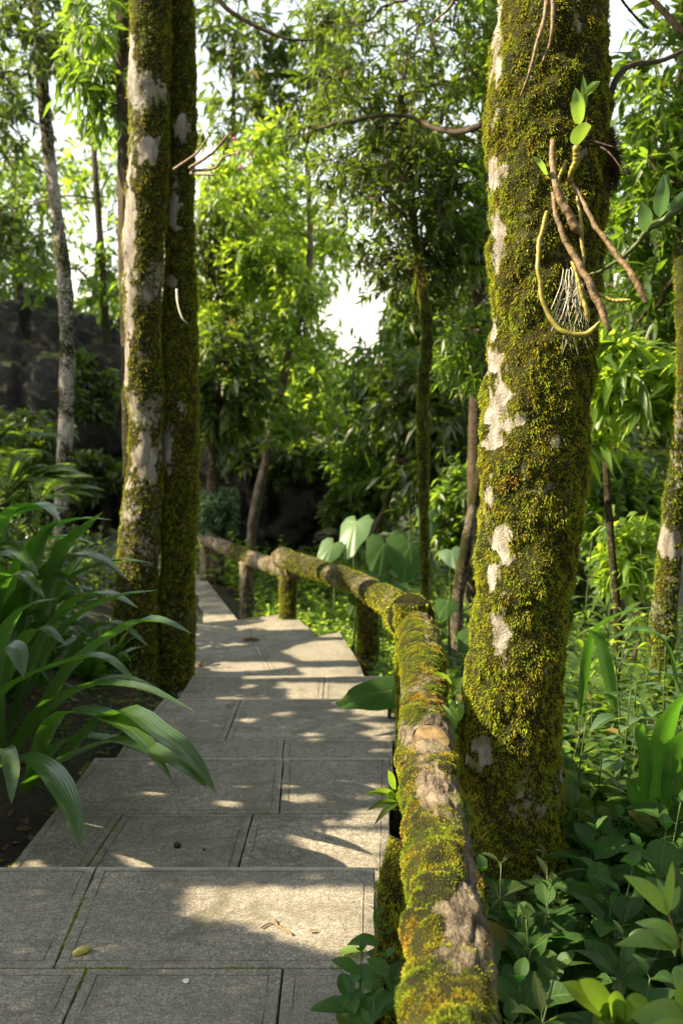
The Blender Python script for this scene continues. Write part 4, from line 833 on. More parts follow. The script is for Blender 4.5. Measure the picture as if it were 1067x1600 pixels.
for kind, (m_, pr, L_, W_, h0, h1, lb) in enumerate(kinds_):
    us, uf = MB(), MB()
    for k in range((230, 110, 150, 90)[kind]):
        x = rng.uniform(.35, 2.6); y = rng.uniform(2.0, 6.5)
        if kind == 3: x = rng.uniform(1.2, 3.2); y = rng.uniform(3.8, 6.5)
        if (x - .66) ** 2 + (y - 3.72) ** 2 < .09 or x < .33 + .02 * y: continue
        h = rng.uniform(h0, h1); herb('', (x, y, float(ground_z(x, y)) + h), h, 4 if kind < 3 else 8, L_, W_, mbs=(us, uf), build=False, prof=pr, per=2 if pr == 'ovate' else 3, spread=rng.uniform(.6, 1.2))
    o = tag(uf.build('undergrowth', LM[m_]), lb, 'ground cover', kind='stuff'); us.build('stems', STEM, o)['kind'] = 'stuff'
def cover(label, n, area, h, L, W, matn, prof='ovate', pairs=3, name='undergrowth', cond=None, hz=None):
    us, uf = MB(), MB()
    for k in range(n):
        x, y = area(); 
        if cond and not cond(x, y): continue
        hh = rng.uniform(*h); herb('', (x, y, float(ground_z(x, y)) + hh), hh, pairs, L, W, mbs=(us, uf), build=False, prof=prof)
    o = tag(uf.build(name, LM[matn]), label, 'ground cover', kind='stuff'); us.build('stems', STEM, o)['kind'] = 'stuff'
def pxr(x): return x
cover('bright low broad-leaved ground cover between the path and the far railing posts', 1500, lambda: ((lambda y: (rng.uniform(.0, 3.2) - .30 * (y - 9) * (y > 9), y))(rng.uniform(7.2, 17))), (.12, .36), .14, .085, 'bright',
      cond=lambda x, y: x > np.interp(y, [7, 8.7, 10.1, 10.8, 12, 12.4, 15.5, 20], [.5, .28, .06, -.22, -.55, -1.1, -2.0, -3.4]))
cover('low sunlit weeds hugging the right edge of the steps around the middle posts', 260, lambda: (lambda y: (np.interp(y, [7, 8.7, 10.1, 10.8, 12, 12.4, 15.5], [.5, .28, .06, -.22, -.55, -1.1, -2.0]) + rng.uniform(.0, .45), y))(rng.uniform(7.6, 13)), (.12, .30), .12, .075, 'bright')
cover('leafy ground cover under the thin trees beyond the railing', 520, lambda: (rng.uniform(.7, 3.6), rng.uniform(4.6, 11)), (.2, .6), .16, .065, 'mid', 'lance', 7)
cover('shaded ground cover around the boulders behind the railing', 420, lambda: (rng.uniform(-4, 3), rng.uniform(14, 21)), (.3, .8), .22, .12, 'mid', pairs=4, cond=lambda x, y: x > -1.6 - .55 * (y - 14))
cover('small leafy weeds along the left edge of the steps at the twin trunks', 150, lambda: (lambda y: (rng.uniform(-2.0, -1.22), y))(rng.uniform(4.9, 7.6)), (.05, .22), .07, .02, 'mid', 'lance')
cover('low green plants covering the bank around the far bend of the path', 1500, lambda: (rng.uniform(-9, -2.2), rng.uniform(7.5, 21)), (.25, .8), .2, .08, 'dark', 'lance', 4, cond=lambda x, y: x < -1.9 - .24 * (y - 9) - .9 * (y > 14))
# plant squeezed between the path and the near log
for k, (px, py, d, lb) in enumerate([(590, 1432, 2.55, 'upper rosette of veined leaves between the steps and the near log'), (565, 1490, 2.45, 'veined leafy shoot leaning over the lowest step'), (585, 1556, 2.3, 'lowest veined shoot in the corner of the step and the near log'), (548, 1538, 2.38, 'small veined shoot reaching furthest left over the bottom step'), (602, 1500, 2.35, 'veined shoot pressed against the left side of the near log')]):
    t = U(px, py, d); herb(lb, t, .3, 5, .105, .055, 'herb', group='veined shoots beside the near log', prof='ovate')
def sprig(label, stems, lvs, matn, name='leafy_sprig', stem=STEM, prof='lance', cat='plant', seg=8):
    """stems: lists of (px, py, d) with radius; lvs: (base px, tip px, width in px)"""
    p0 = U(*stems[0][0][0]); r = thing(name, p0, label, cat); sm = MB(); fm = MB()
    for pts, rad in stems:
        C = spline(np.array([U(*p) for p in pts]), 14); V, F, A = tube(C, np.linspace(rad, rad * .6, 14), 7, .5); sm.add(V, F, A)
    for a, b, wp, *pr in lvs:
        A_, B_ = U(*a), U(*b); L = np.linalg.norm(B_ - A_); mid = (A_ + B_) / 2 + np.array([0, -.05 * L, .10 * L])
        leaf_along(fm, [A_, mid, B_], PX(wp, a[2]), 7, 10, .3, pr[0] if pr else prof, updir=(rng.normal(0, .25), -.8, .6))
    sm.build('stem', stem, r); fm.build('foliage', LM[matn], r); return r
sprig('bright pale green sprig reaching in from the right edge near the bottom', [([(1100, 1560, 1.9), (1064, 1482, 1.9), (1042, 1425, 1.9)], .0035)],
      [((1045, 1430, 1.9), (1050, 1346, 1.85), 30), ((1043, 1432, 1.9), (974, 1368, 1.85), 30), ((1045, 1425, 1.9), (1062, 1385, 1.95), 18), ((1040, 1425, 1.9), (1026, 1372, 1.95), 16), ((1060, 1478, 1.9), (960, 1478, 1.82), 34), ((1062, 1480, 1.9), (1006, 1448, 1.86), 36), ((1058, 1462, 1.9), (992, 1442, 1.95), 26), ((1068, 1500, 1.9), (1100, 1420, 1.9), 34)], 'young', stem=STEMR)
sprig('large veined yellow-green leaves cut by the bottom right corner', [([(1120, 1660, 1.7), (1070, 1600, 1.75), (1040, 1560, 1.8)], .004)],
      [((1085, 1610, 1.75), (985, 1590, 1.7), 60, 'ovate'), ((1090, 1640, 1.7), (1000, 1615, 1.65), 56, 'ovate'), ((1075, 1600, 1.75), (1062, 1535, 1.7), 34, 'ovate')], 'young', name='leafy_sprig')
lobed = thing('lobed_leaf_plant', U(940, 1640, 2.0), 'single large lobed leaf catching light in the bottom right', 'plant'); fm = MB(); sm = MB()
for b_, w_ in (((878, 1536), 36), ((905, 1532), 40), ((950, 1560), 46), ((925, 1600), 46), ((1010, 1560), 40), ((985, 1600), 42)):
    leaf_along(fm, [U(975, 1612, 2.0), (U(975, 1612, 2.0) + U(*b_, 1.95)) / 2 + [0, 0, .012], U(*b_, 1.95)], PX(w_, 2), 7, 10, .12, 'obov', .5, updir=(0, -.7, .7))
C = spline(np.array([U(975, 1612, 2.0), U(980, 1680, 2.05), U(990, 1800, 2.1)]), 8); V, F, A = tube(C, .004, 6); sm.add(V, F, A); sm.build('stem', STEM, lobed); fm.build('foliage', LM['mid'], lobed)
sprig('narrow green shoot growing out of the left side of the log above the steps', [([(632, 1262, 3.0), (618, 1252, 2.95)], .002)], [((618, 1235, 2.95), (606, 1204, 2.9), 16), ((625, 1248, 2.95), (568, 1242, 2.85), 13), ((622, 1254, 2.95), (572, 1268, 2.85), 13), ((622, 1256, 2.95), (584, 1290, 2.85), 14), ((622, 1250, 2.95), (590, 1232, 2.9), 10)], 'mid')
sprig('sunlit shoot of narrow leaves between the log and the large trunk', [([(712, 1180, 3.35), (714, 1140, 3.3), (716, 1128, 3.3)], .002)], [((712, 1138, 3.3), (648, 1120, 3.15), 15), ((712, 1140, 3.3), (676, 1152, 3.2), 12), ((714, 1132, 3.3), (702, 1102, 3.25), 15), ((714, 1130, 3.3), (724, 1098, 3.3), 13), ((710, 1134, 3.3), (676, 1112, 3.3), 10), ((712, 1146, 3.3), (706, 1165, 3.2), 16), ((714, 1140, 3.3), (690, 1100, 3.35), 12)], 'young')
sprig('shoot of dark leaves lying over the log below the joint', [([(712, 1100, 3.8), (706, 1078, 3.75)], .002)], [((708, 1078, 3.75), (676, 1054, 3.6), 16), ((708, 1080, 3.75), (690, 1074, 3.65), 16), ((710, 1076, 3.75), (730, 1060, 3.7), 14)], 'mid')
# right-hand middle distance
for k, (px, py, d, lb, L, W, m_, pr) in enumerate([(962, 1035, 4.4, 'pale grey-green nettle-like plant standing right of the large trunk', .15, .075, 'blue', 'ovate'), (1040, 1000, 4.6, 'pale nettle-like plant at the right edge below the mossy trunk', .15, .075, 'blue', 'ovate'), (985, 1080, 4.2, 'lower nettle-like shoot beside the glossy strap leaves', .13, .065, 'blue', 'ovate'),
      (915, 1130, 4.0, 'bright drooping lance-leaved plant touching the right side of the large trunk', .2, .045, 'bright', 'lance'), (940, 1190, 3.9, 'bright lance-leaved plant lower beside the large trunk', .19, .045, 'mid', 'lance'), (905, 1060, 4.6, 'lance-leaved plant behind the large trunk at mid height', .2, .04, 'mid', 'lance'),
      (955, 900, 5.2, 'sunlit whorled shoot near the thin sapling stem', .15, .04, 'bright', 'lance'), (1000, 850, 6.0, 'sunlit whorled shoot left of the right edge trunk', .15, .04, 'bright', 'lance'), (925, 840, 5.8, 'dim whorled shoot behind the large trunk', .15, .04, 'mid', 'lance'), (905, 1150, 4.15, 'broad-leaved green plant at the right foot of the lit trunk', .2, .085, 'mid', 'ovate'), (970, 1180, 4.0, 'broad-leaved green plant left of the glossy strap leaves', .2, .085, 'mid', 'ovate'), (1010, 1060, 4.9, 'sunlit broad-leaved plant below the right edge trunk', .19, .08, 'bright', 'ovate'), (990, 960, 5.0, 'green whorled shoot below the thin sapling', .16, .04, 'mid', 'lance')]):
    t = U(px, py, d); herb(lb, t, min(.8, t[2] + .35), 6, L, W, m_, group='leafy plants right of the large trunk', prof=pr, per=3 if pr == 'lance' else 2, spread=.8, droop=.5)
st = thing('strap_leaf_plant', U(1040, 1280, 3.7), 'glossy broad strap leaves with bright highlights at the right edge', 'plant'); mb = MB()
for pts, W in [([(1005, 1265, 3.7), (1008, 1200, 3.6), (1000, 1150, 3.55), (1004, 1130, 3.5)], .05), ([(1020, 1270, 3.7), (1030, 1190, 3.6), (1050, 1120, 3.5), (1085, 1070, 3.4)], .085), ([(1040, 1280, 3.7), (1058, 1200, 3.55), (1075, 1150, 3.45), (1110, 1110, 3.4)], .09), ([(1000, 1280, 3.7), (985, 1230, 3.6), (975, 1190, 3.6), (960, 1215, 3.5)], .05),
               ([(1050, 1290, 3.7), (1080, 1250, 3.55), (1120, 1220, 3.5)], .08), ([(1060, 1100, 4.3), (1040, 1010, 4.3), (1000, 985, 4.3), (950, 1000, 4.2)], .07), ([(960, 1110, 4.5), (945, 1040, 4.4), (930, 990, 4.35), (917, 985, 4.3)], .07), ([(905, 1130, 4.6), (925, 1000, 4.5), (970, 960, 4.4), (1030, 948, 4.3)], .06)]: leaf_along(mb, [U(*p) for p in pts], W)
mb.build('foliage', LM['strap'], st)

# big heart-shaped leaves
def ear_leaf(mb, root, tip, W, up=(0, 0, 1), cup=.1, rnd=.5):
    """root = where the stalk joins, tip = leaf end"""
    root, tip = np.asarray(root, float), np.asarray(tip, float); L = np.linalg.norm(tip - root); d = (tip - root) / L; sd = nrm(np.cross(d, np.array(up, float))); nn = np.cross(sd, d)
    m, R_ = 40, 9; th = np.linspace(0, 2 * np.pi, m, endpoint=False); c, s = np.cos(th), np.sin(th)
    rr = np.where(c > 0, 1.0, .55) * (1 - 0.0 * c); ax = c * np.where(c > 0, L, .38 * L * (1 - .75 * np.exp(-(np.abs(th - np.pi) / .28) ** 2))); sx = s * W / 2 * np.where(c > 0, (1 - np.clip(c, 0, 1) ** 2.2 * .35), 1)
    wob = 1 + .04 * np.sin(th * 9)
    V, A = [root[None]], [[[rnd, 0, 0]]]
    for k in range(1, R_ + 1):
        f = k / R_; h = -cup * W * f ** 2 + .014 * W * f * np.sin(th * 7)
        V.append(root + d * (ax * f * wob)[:, None] + sd * (sx * f * wob)[:, None] + nn * h[:, None] - np.array([0, 0, 1]) * (np.clip(c, 0, 1) * f) [:, None] ** 2 * L * .15)
        A.append(np.stack([np.full(m, rnd), np.sin(th) * f, np.full(m, f) * .9 + .05], 1))
    V = np.concatenate(V); A = np.concatenate([np.array(A[0])] + A[1:]); j = np.arange(m); k_ = (j + 1) % m
    F = [np.stack([np.zeros(m, int), 1 + j, 1 + k_], 1)] + [np.stack([1 + (r - 1) * m + j, 1 + r * m + j, 1 + r * m + k_, 1 + (r - 1) * m + k_], 1) for r in range(1, R_)]
    mb.add(V, F, A)
def ears(label, lvs, matn, base=None):
    r = thing('elephant_ear_plant', base if base is not None else U(*lvs[0][0]) * [1, 1, 0] + [0, 0, -.9], label, 'plant')
    for a, b, W, up in lvs:
        fm, sm = MB(), MB(); A_, B_ = U(*a), U(*b); ear_leaf(fm, A_, B_, W, up); g0 = np.array([A_[0] + rng.normal(0, .05), A_[1] + .25, float(ground_z(A_[0], A_[1] + .25))])
        C = spline(np.array([g0, (g0 + A_) / 2 + [0, .08, .1], A_]), 10); V, F, A = tube(C, np.linspace(.016, .008, 10), 7, .5); sm.add(V, F, A)
        fm.build('leaf', LM[matn], r); sm.build('stalk', STEM, r)
ears('pale sunlit elephant-ear leaf standing upright beyond the railing', [((556, 816, 12.2), (540, 862, 11.9), .42, (-.5, -1, .25)), ((520, 850, 12), (500, 880, 11.8), .3, (0, -.6, .8))], 'earpale')
ears('big round dark green elephant-ear leaves left of the slim mossy trunk', [((640, 850, 10.8), (632, 898, 10.5), .5, (.2, -1, .2)), ((590, 900, 10.6), (566, 922, 10.2), .36, (0, -.7, .7)), ((640, 920, 9.6), (620, 950, 9.3), .4, (0, -.7, .7)), ((600, 850, 11.5), (585, 890, 11.2), .4, (.3, -.8, .6))], 'ear')
ears('bluish backlit elephant-ear leaf right of the slim mossy trunk', [((672, 800, 11.8), (668, 836, 11.6), .32, (.2, -1, .2)), ((705, 860, 11), (716, 882, 10.8), .3, (0, -.7, .6))], 'blue')
ears('single dark elephant-ear leaf hanging low over the right edge of the steps', [((612, 1080, 5.9), (528, 1086, 5.75), .22, (0, -.75, .6))], 'ear', base=U(625, 1110, 6.0))
ears('small elephant-ear leaves in the ground cover behind the railing joint', [((700, 940, 7.5), (690, 960, 7.3), .18, (0, -.6, .8)), ((735, 990, 6.5), (726, 1012, 6.3), .16, (0, -.6, .8)), ((560, 935, 9.6), (548, 960, 9.5), .2, (0, -.9, .5))], 'ear')

def fern(label, base, n, L, matn='mid', group=None):
    b = np.asarray(base, float); r = thing('fern', b, label, 'fern', group); fm, sm = MB(), MB()
    for k in range(n):
        a = rng.uniform(0, 6.28); e = R(rng.uniform(35, 75)); l = L * rng.uniform(.7, 1.1); d = np.array([math.cos(a) * math.cos(e), math.sin(a) * math.cos(e), math.sin(e)])
        t = np.linspace(0, 1, 34); C = b + d * (l * t)[:, None] - np.array([0, 0, 1]) * (.55 * l * t ** 2)[:, None]; V, F, A = tube(C, np.linspace(.005, .0015, 34), 4, .4, caps=False); sm.add(V, F, A)
        T, X, Y = frames(C); sd = nrm(np.cross(T, [0, 0, 1.])); wd = .2 * l * np.sin(np.pi * np.clip(t[5:], 0, 1) ** .8) + .01
        for s in (-1, 1): leaves(fm, C[5:], nrm(sd[5:] * s + T[5:] * .45), wd, wd * .22 + .006, .2, .1, 2, 3, 'lance', twist=.1)
    fm.build('foliage', LM[matn], r); sm.build('stalks', STEM, r)
for k, (px, py, d, lb) in enumerate([(10, 780, 9, 'arching fern at the left edge below the big boulder'), (-20, 720, 10, 'taller fern at the left edge in front of the boulder'), (60, 790, 11, 'fern left of the slender pale trunk'), (730, 600, 8, 'bright ferny spray beside the left side of the large trunk')][:3]):
    p = U(px, py, d); fern(lb, (p[0], p[1], max(p[2], -.8)), 16, 1.1, group='ferns below the left boulder')
# shrubs and understory behind the railing
def shrub(label, px, py, d, rx, ry, n, matn, L=.12, asp=.4, group=None, name='shrub'):
    c = U(px, py, d); g0 = float(ground_z(c[0], c[1])); r = thing(name, (c[0], c[1], g0), label, 'shrub', group); rx_, ry_ = PX(rx, d), PX(ry, d)
    crown(r, [np.array([c[0], c[1], g0]), np.array([c[0], c[1], g0 + .2])], [(c, (rx_, rx_, ry_), n)], dict(mat=matn, L=L, asp=asp, tw=4, wl=7, tl=.16), BK['twig'], .004, name='foliage')
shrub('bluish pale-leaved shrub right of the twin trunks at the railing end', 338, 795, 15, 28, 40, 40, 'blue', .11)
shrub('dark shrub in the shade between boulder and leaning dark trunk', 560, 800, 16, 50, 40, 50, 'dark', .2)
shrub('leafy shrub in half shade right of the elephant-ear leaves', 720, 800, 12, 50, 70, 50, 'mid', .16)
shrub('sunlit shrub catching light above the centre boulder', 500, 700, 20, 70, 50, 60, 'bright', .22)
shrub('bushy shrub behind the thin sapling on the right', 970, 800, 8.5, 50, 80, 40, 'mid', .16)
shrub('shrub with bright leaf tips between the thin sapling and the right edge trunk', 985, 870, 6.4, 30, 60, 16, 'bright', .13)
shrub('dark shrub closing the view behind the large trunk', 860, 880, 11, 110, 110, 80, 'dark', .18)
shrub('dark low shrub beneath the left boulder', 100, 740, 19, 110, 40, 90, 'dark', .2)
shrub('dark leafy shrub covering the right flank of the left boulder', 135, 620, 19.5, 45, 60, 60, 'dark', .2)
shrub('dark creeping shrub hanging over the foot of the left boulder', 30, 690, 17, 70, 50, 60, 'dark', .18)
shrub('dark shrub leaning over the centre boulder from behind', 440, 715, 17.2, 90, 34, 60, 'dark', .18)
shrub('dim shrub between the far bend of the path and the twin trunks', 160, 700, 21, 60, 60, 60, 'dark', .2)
shrub('small pale-leaved plant standing just left of the slender pale-spotted trunk', 48, 780, 9, 14, 24, 8, 'young', .08)

# ---------------------------------------------------------------- the orchid and other things growing on the trunks
orc = thing('orchid', U(866, 300, 3.5), 'orchid with dry brown canes and dangling white roots clinging to the large trunk', 'orchid')
def cane(pts, w0, w1, m_, nodes=True, parent=orc, nm='cane'):
    Q = np.array([U(*p) for p in pts]); n = 60; C = spline(Q, n); C[4:] += np.stack([noise(C[4:] + k, 22, 40 + k) - .5 for k in range(3)], 1) * .012 * (1 if nodes else .3); t = np.linspace(0, 1, n); d = pts[0][2]; r = PX(1, d) / 2 * .82 * (w0 + (w1 - w0) * t) * (1 - .55 * np.clip((t - .85) / .15, 0, 1) ** 2)
    r = r * (1 + (.16 * np.abs(np.sin(t * 26)) ** 6 if nodes else 0)); mb = MB(); V, F, A = tube(C, r, 12, .5, lambda V, D: (noise(V * [3, 3, 1], 90) - .5) * .002); mb.add(V, F, A); mb.build(nm, m_, parent)
cane([(863, 218, 3.5), (867, 280, 3.42), (884, 328, 3.40), (906, 362, 3.40)], 9, 17, CANE); cane([(864, 300, 3.46), (872, 350, 3.42), (888, 385, 3.40), (918, 436, 3.36), (954, 518, 3.32)], 8, 15, CANE)
cane([(894, 285, 3.46), (925, 340, 3.38), (955, 385, 3.34), (985, 425, 3.3), (1011, 474, 3.28)], 7, 13, CANE); cane([(854, 330, 3.5), (843, 380, 3.43), (842, 430, 3.40), (855, 488, 3.38), (884, 518, 3.36), (914, 522, 3.36), (937, 503, 3.36)], 7, 10, CANEY)
cane([(902, 226, 3.4), (897, 258, 3.42), (888, 290, 3.48)], 13, 10, CANEY); cane([(902, 305, 3.46), (908, 350, 3.42), (911, 415, 3.40)], 5, 7, CANEY); cane([(893, 408, 3.40), (905, 445, 3.38), (921, 502, 3.36)], 6, 9, CANEY); cane([(934, 458, 3.36), (958, 470, 3.34), (985, 469, 3.32)], 6, 7, CANEY); cane([(884, 250, 3.48), (870, 290, 3.5)], 7, 7, CANEY)
mb = MB()
for a, b, wd, pr in [((906, 195, 3.38), (899, 136, 3.34), 24, 'ovate'), ((903, 226, 3.38), (914, 190, 3.3), 34, 'ovate'), ((904, 190, 3.42), (893, 158, 3.44), 22, 'ovate'), ((910, 178, 3.4), (911, 116, 3.42), 14, 'lance'), ((912, 150, 3.4), (938, 126, 3.36), 11, 'strap'), ((855, 272, 3.44), (832, 243, 3.4), 10, 'strap')]:
    A_, B_ = U(*a), U(*b); leaf_along(mb, [A_, (A_ + B_) / 2 + [0, -.015, .004], B_], PX(wd, a[2]), 7, 12, .25, pr, updir=(.2, -1, .1))
mb.build('foliage', LM['young'], orc)
mb = MB()
for k in range(22):
    a = U(rng.uniform(884, 912), rng.uniform(405, 450), 3.40); b = U(rng.uniform(864, 928), rng.uniform(460, 565), 3.38); w_ = rng.normal(0, .011, (4, 3)) * [1, .6, .6]
    C = spline(np.array([a, a * .75 + b * .25 + w_[0], (a + b) / 2 + w_[1] + [0, -.01, 0], a * .25 + b * .75 + w_[2], b]), 16); V, F, A = tube(C, np.linspace(.0015, .0006, 16), 4, .5); mb.add(V, F, A)
for k in range(6):
    a = U(rng.uniform(880, 900), 420, 3.4); b = U(rng.uniform(860, 880), rng.uniform(480, 520), 3.38); C = spline(np.array([a, (a + b) / 2 + [.01, 0, .01], b]), 8); V, F, A = tube(C, .0016, 4, .5); mb.add(V, F, A)
mb.build('roots', ROOTM, orc)['kind'] = 'stuff'
o2 = thing('orchid', U(1014, 360, 3.3), 'green orchid stem with grey-green oval leaves reaching in from the right edge', 'orchid')
cane([(918, 430, 3.55), (950, 415, 3.4), (985, 392, 3.3), (1014, 358, 3.25), (1067, 322, 3.2), (1130, 300, 3.15)], 4, 13, STEM, True, o2, 'stem')
mb = MB()
for a, b, wd in [((1012, 362, 3.25), (1002, 314, 3.2), 27), ((1030, 340, 3.22), (1037, 270, 3.18), 25), ((1044, 330, 3.22), (1085, 290, 3.15), 18)]:
    A_, B_ = U(*a), U(*b); leaf_along(mb, [A_, (A_ + B_) / 2 + [0, -.012, 0], B_], PX(wd, 3.2), 7, 12, .2, 'ovate', updir=(.1, -1, .1))
mb.build('foliage', LM['blue'], o2)
# dark fibrous clump on the right side of the trunk
cl = thing('root_clump', U(925, 260, 3.7), 'dark hairy clump of roots on the right side of the large trunk behind the orchid', 'epiphyte'); mb = MB(); c0 = U(926, 255, 3.72)
D = randdir(9000); Pp = c0 + D * np.array([.085, .1, .13]) * (.5 + .5 * rng.random((9000, 1))) * (.8 + .5 * noise(D, 2.5, 3))[:, None]; dd = nrm(D + randdir(9000) * .7 + [0, 0, -.5]); sticks(mb, Pp, Pp + dd * rng.uniform(.01, .045, (9000, 1)), .0013, .0006, .3)
tag(mb.build('fibres', BK['twig'], cl), kind='stuff')
mb = MB()
for pts in ([(905, 215, 3.6), (935, 222, 3.55), (968, 232, 3.5)], [(930, 225, 3.6), (952, 238, 3.5), (976, 270, 3.45)], [(925, 290, 3.65), (942, 300, 3.6), (945, 318, 3.6)]):
    C = spline(np.array([U(*p) for p in pts]), 10); V, F, A = tube(C, np.linspace(.005, .002, 10), 5, .3); mb.add(V, F, A)
mb.build('twigs', BK['twig'], cl)
def vine(label, pts, w0, w1, m_=BK['twig'], name='hanging_root', cat='root'):
    C = spline(np.array([U(*p) for p in pts]), 26); mb = MB(); V, F, A = tube(C, np.linspace(PX(w0, pts[0][2]) / 2, PX(w1, pts[-1][2]) / 2, 26), 7, .3, lambda V, D: (noise(V, 60) - .5) * .004); mb.add(V, F, A); o = mb.build(name, m_, loc=C[0]); tag(o, label, cat)
vine('long hanging root down the top front of the large trunk', [(856, -40, 3.52), (852, 20, 3.5), (838, 70, 3.48), (828, 110, 3.48), (813, 150, 3.5)], 9, 3, CANE)
vine('short hanging root right of the long one near the top of the large trunk', [(864, -40, 3.5), (863, 40, 3.47), (858, 70, 3.48), (848, 96, 3.5)], 8, 3, CANE)
vine('dry twig poking in from the top edge left of the large trunk', [(715, -30, 5), (704, 8, 5), (676, 34, 5)], 6, 3, CANE, 'twig', 'twig')
vine('dark crooked branch leaving the right side of the large trunk', [(935, 180, 3.75), (952, 150, 3.8), (966, 118, 3.9), (990, 100, 4.1), (1040, 92, 4.4), (1100, 60, 4.8)], 12, 6, BK['twig'], 'branch', 'branch')
vine('dark branch crossing the top right corner', [(950, -60, 5), (1010, -10, 5), (1035, 15, 5), (1067, 50, 5), (1120, 90, 5)], 8, 12, BK['twig'], 'branch', 'branch')
vine('thin bare twig at the top right beside the large trunk', [(940, -40, 4.5), (972, 0, 4.6), (990, 22, 4.7), (1012, 44, 4.8)], 5, 3, BK['twig'], 'branch', 'branch')
vine('dark curved branch sweeping left behind the large trunk near the top', [(790, 175, 7), (762, 190, 7.2), (720, 205, 7.5), (680, 200, 7.8), (640, 182, 8), (590, 180, 8), (540, 192, 8.2)], 12, 4, BK['twig'], 'branch', 'branch')
vine('bare twig across the white sky at the top centre', [(330, -20, 9), (352, 10, 9), (385, 32, 9), (412, 46, 9), (450, 60, 9), (490, 62, 9)], 9, 3, BK['twig'], 'branch', 'branch')
sp = thing('orchid', U(285, 262, 7.05), 'dry orchid stems with tiny pink flowers sticking out from the twin trunks', 'orchid')
for pts in ([(272, 264, 7.05), (295, 248, 6.95), (310, 236, 6.9), (328, 208, 6.9)], [(296, 262, 7.05), (330, 240, 6.9), (346, 222, 6.85), (362, 204, 6.8)], [(298, 270, 7.05), (318, 272, 6.9), (340, 272, 6.85)], [(300, 266, 7), (335, 262, 6.9), (350, 245, 6.85), (372, 238, 6.8)]): cane(pts, 6, 3, CANE, False, sp, 'stem')
for (px, py) in ((372, 236), (375, 259), (366, 216), (390, 238)):
    mb = MB(); dd = randdir(6); leaves(mb, np.repeat(U(px, py, 6.8)[None], 6, 0), dd, .024, .016, .1, .3, 3, 3, 'ovate'); mb.build('flower', PINK, sp)
vine('pale curling root hanging on the slimmer twin trunk', [(276, 452, 7.0), (278, 475, 6.95), (284, 495, 6.92), (292, 505, 6.92)], 4, 2, ROOTM)

# ---------------------------------------------------------------- small things lying on the steps
def pebble(name, label, cat, px, py, z, r, m_, seed=1, tip=0):
    p = UZ(px, py, z); th = np.linspace(0, np.pi, 14); ph = np.linspace(0, 2 * np.pi, 20, endpoint=False); t_, q_ = np.meshgrid(th, ph, indexing='ij')
    D = np.stack([np.cos(t_), np.sin(t_) * np.cos(q_), np.sin(t_) * np.sin(q_)], -1); V = D * np.array(r) * (1 + .3 * (fbm(D, 2, seed) - .5))[..., None]
    a = R(15 + seed * 20); c, s = math.cos(a), math.sin(a); V = np.stack([V[..., 0] * c - V[..., 1] * s, V[..., 0] * s + V[..., 1] * c, V[..., 2]], -1) + p + [0, 0, r[2] * .8]
    i, j = np.meshgrid(np.arange(13), np.arange(20), indexing='ij'); i = i.ravel(); j = j.ravel(); j2 = (j + 1) % 20; mb = MB(); mb.add(V.reshape(-1, 3), np.stack([i * 20 + j, (i + 1) * 20 + j, (i + 1) * 20 + j2, i * 20 + j2], 1)); tag(mb.build(name, m_, loc=p), label, cat)
YEL = plain('yellow_fruit', (.30, .26, .04), (.42, .38, .10), .5, 40); DRK = plain('seed_dark', (.015, .01, .008), (.05, .03, .02), .6, 60); WHT = plain('chip_white', (.55, .54, .5), (.75, .74, .7), .7, 60)
pebble('fallen_fruit', 'yellow green fruit lying on the lowest wide slab at lower left', 'fruit', 128, 1491, 0, (.030, .013, .012), YEL, 1)
pebble('seed_pod', 'small dark seed pod on the second step', 'seed pod', 277, 1325, -.15, (.013, .016, .013), DRK, 3); pebble('seed_pod', 'tiny dark speck of a seed right of the larger dark pod', 'seed pod', 319, 1329, -.15, (.007, .006, .004), DRK, 2)
pebble('stone_chip', 'small white chip near the front of the lowest slab', 'chip', 291, 1535, 0, (.012, .010, .004), WHT, 5)
def fallen(label, px, py, z, L, W, az, matm='dry', curl=.3, name='fallen_leaf'):
    p = UZ(px, py, z) + [0, 0, .006]; mb = MB(); d = np.array([[math.cos(az), math.sin(az), .12]]); leaves(mb, p[None], d, L, W, curl * .4, .5, 7, 5, 'ovate', twist=.2); tag(mb.build(name, LM[matm] if matm in LM else matm, loc=p), label, 'leaf')
fallen('dry reddish leaf on the upper landing near its centre', 378, 1002, -.75, .2, .1, .2); fallen('reddish dry leaf beside the foot of the twin trunks', 318, 1042, -.6, .14, .08, 2.2); fallen('green leaf scrap on the upper landing', 380, 1060, -.6, .12, .05, .3, 'mid'); fallen('small brown leaf at the left end of a middle step', 268, 1180, -.3, .12, .04, .2)
fallen('small brown leaf flake at the joint of an upper slab', 352, 1106, -.3, .05, .03, .4); fallen('yellowish drying leaf touching the right end of the front slab', 530, 1497, 0, .09, .05, .3, 'young', name='fallen_leaf'); fallen('tiny brown flake right of the broken twig', 482, 1459, 0, .03, .012, .1)
mb = MB()
for pts in ([(408, 1453), (425, 1446), (455, 1462)], [(430, 1440), (434, 1450)], [(432, 1450), (458, 1464)]):
    C = spline(np.array([UZ(a, b, 0) + [0, 0, .006] for a, b in pts]), 8); V, F, A = tube(C, np.linspace(.0025, .0035, 8), 5, .4); mb.add(V, F, A)
tag(mb.build('broken_twig', CANE, loc=UZ(435, 1452, 0)), 'small broken forked twig on the front slab', 'twig')
jm = MB()                       # moss and algae cushions along some joints and edges of the slabs
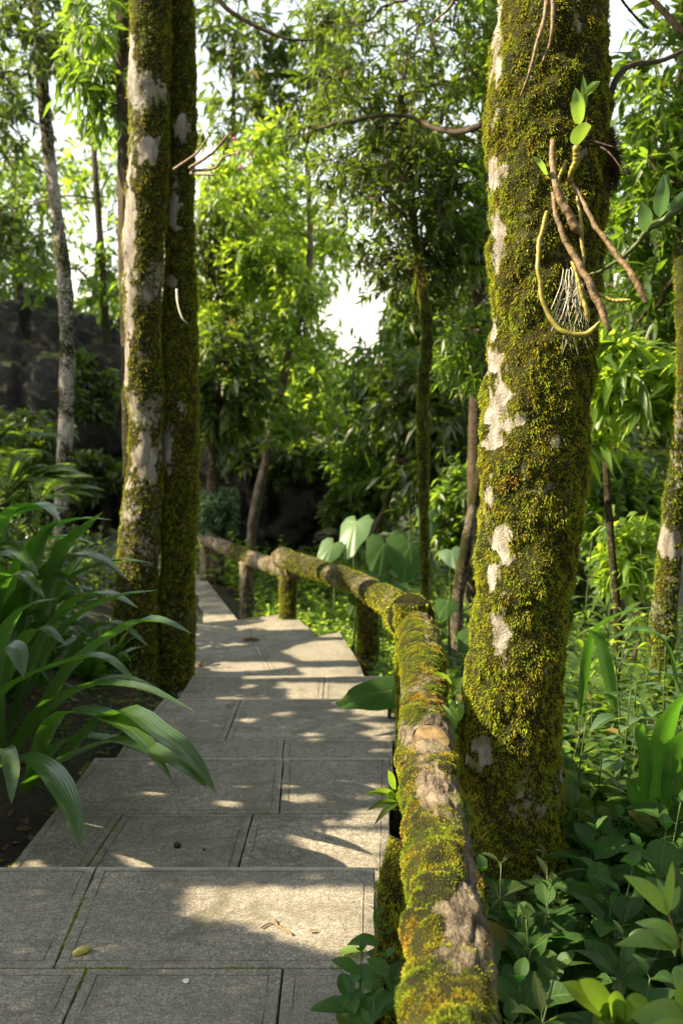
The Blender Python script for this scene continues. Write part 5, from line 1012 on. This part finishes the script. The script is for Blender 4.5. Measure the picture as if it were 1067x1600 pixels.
def joint_moss(a, b, z, n):
    f = rng.random(n); a, b = np.array(a), np.array(b); P = a[None] * (1 - f)[:, None] + b[None] * f[:, None]; P = P + rng.normal(0, .006, (n, 2)); k = noise(np.c_[P, 0 * P[:, :1]], 9, 71) > .52
    P = np.c_[P[k], np.full(k.sum(), z - .004)]; leaves(jm, P, randdir(len(P), .2, 1), rng.uniform(.005, .013, len(P)), .005, .1, .2, 2, 3, 'ovate')
joint_moss((-1.35, 2.755), (.09, 2.755), 0, 1500); joint_moss((-.838, 2.755), (-.873, 3.41), 0, 700); joint_moss((.12, 2.0), (.125, 3.4), 0, 1500); joint_moss((-1.28, 4.25), (.2, 4.25), -.15, 900); joint_moss((-1.01, 3.5), (-.965, 4.25), -.15, 500)
joint_moss((-1.29, 3.5), (-1.28, 4.9), -.15, 1500); joint_moss((.21, 3.6), (.25, 4.9), -.15, 900); joint_moss((-1.26, 5.70), (.3, 5.70), -.3, 900); joint_moss((-.74, 2.03), (-.74, 2.75), 0, 500); joint_moss((-1.25, 5), (-1.2, 6.5), -.3, 1200); joint_moss((.3, 5), (.36, 6.5), -.3, 900)
tag(jm.build('joint_moss', MOSS), 'thin green moss growing along the joints and edges of the slabs', 'moss', kind='stuff')
lb = MB(); n_ = 420; x = rng.uniform(-2.3, -1.33, n_); y = rng.uniform(2.6, 7.5, n_); leaves(lb, np.c_[x, y, ground_z(x, y) + .015], randdir(n_, -.1, .25), .07 * rng.uniform(.6, 1.5, n_), .035, .1, .4, 3, 3, 'ovate'); tag(lb.build('leaf_litter', LM['dry']), 'brown dead leaves littering the soil left of the steps', 'leaf litter', kind='stuff')
mb = MB(); n_ = 160                # crumbs blown over the slabs
for y0, y1, z in ((1.4, 3.4, 0), (3.6, 4.95, -.15), (5.1, 6.5, -.3), (6.8, 7.7, -.45)):
    x = rng.uniform(-1.2, .1, 60); y = rng.uniform(y0, y1, 60); d = randdir(60, -.05, .15); P = np.c_[x, y, np.full(60, z + .003)]; leaves(mb, P, d, rng.uniform(.004, .016, 60), .004, .1, .3, 2, 3, 'ovate')
tag(mb.build('crumbs', LM['dry']), 'tiny dry plant crumbs scattered over the stone slabs', 'debris', kind='stuff')
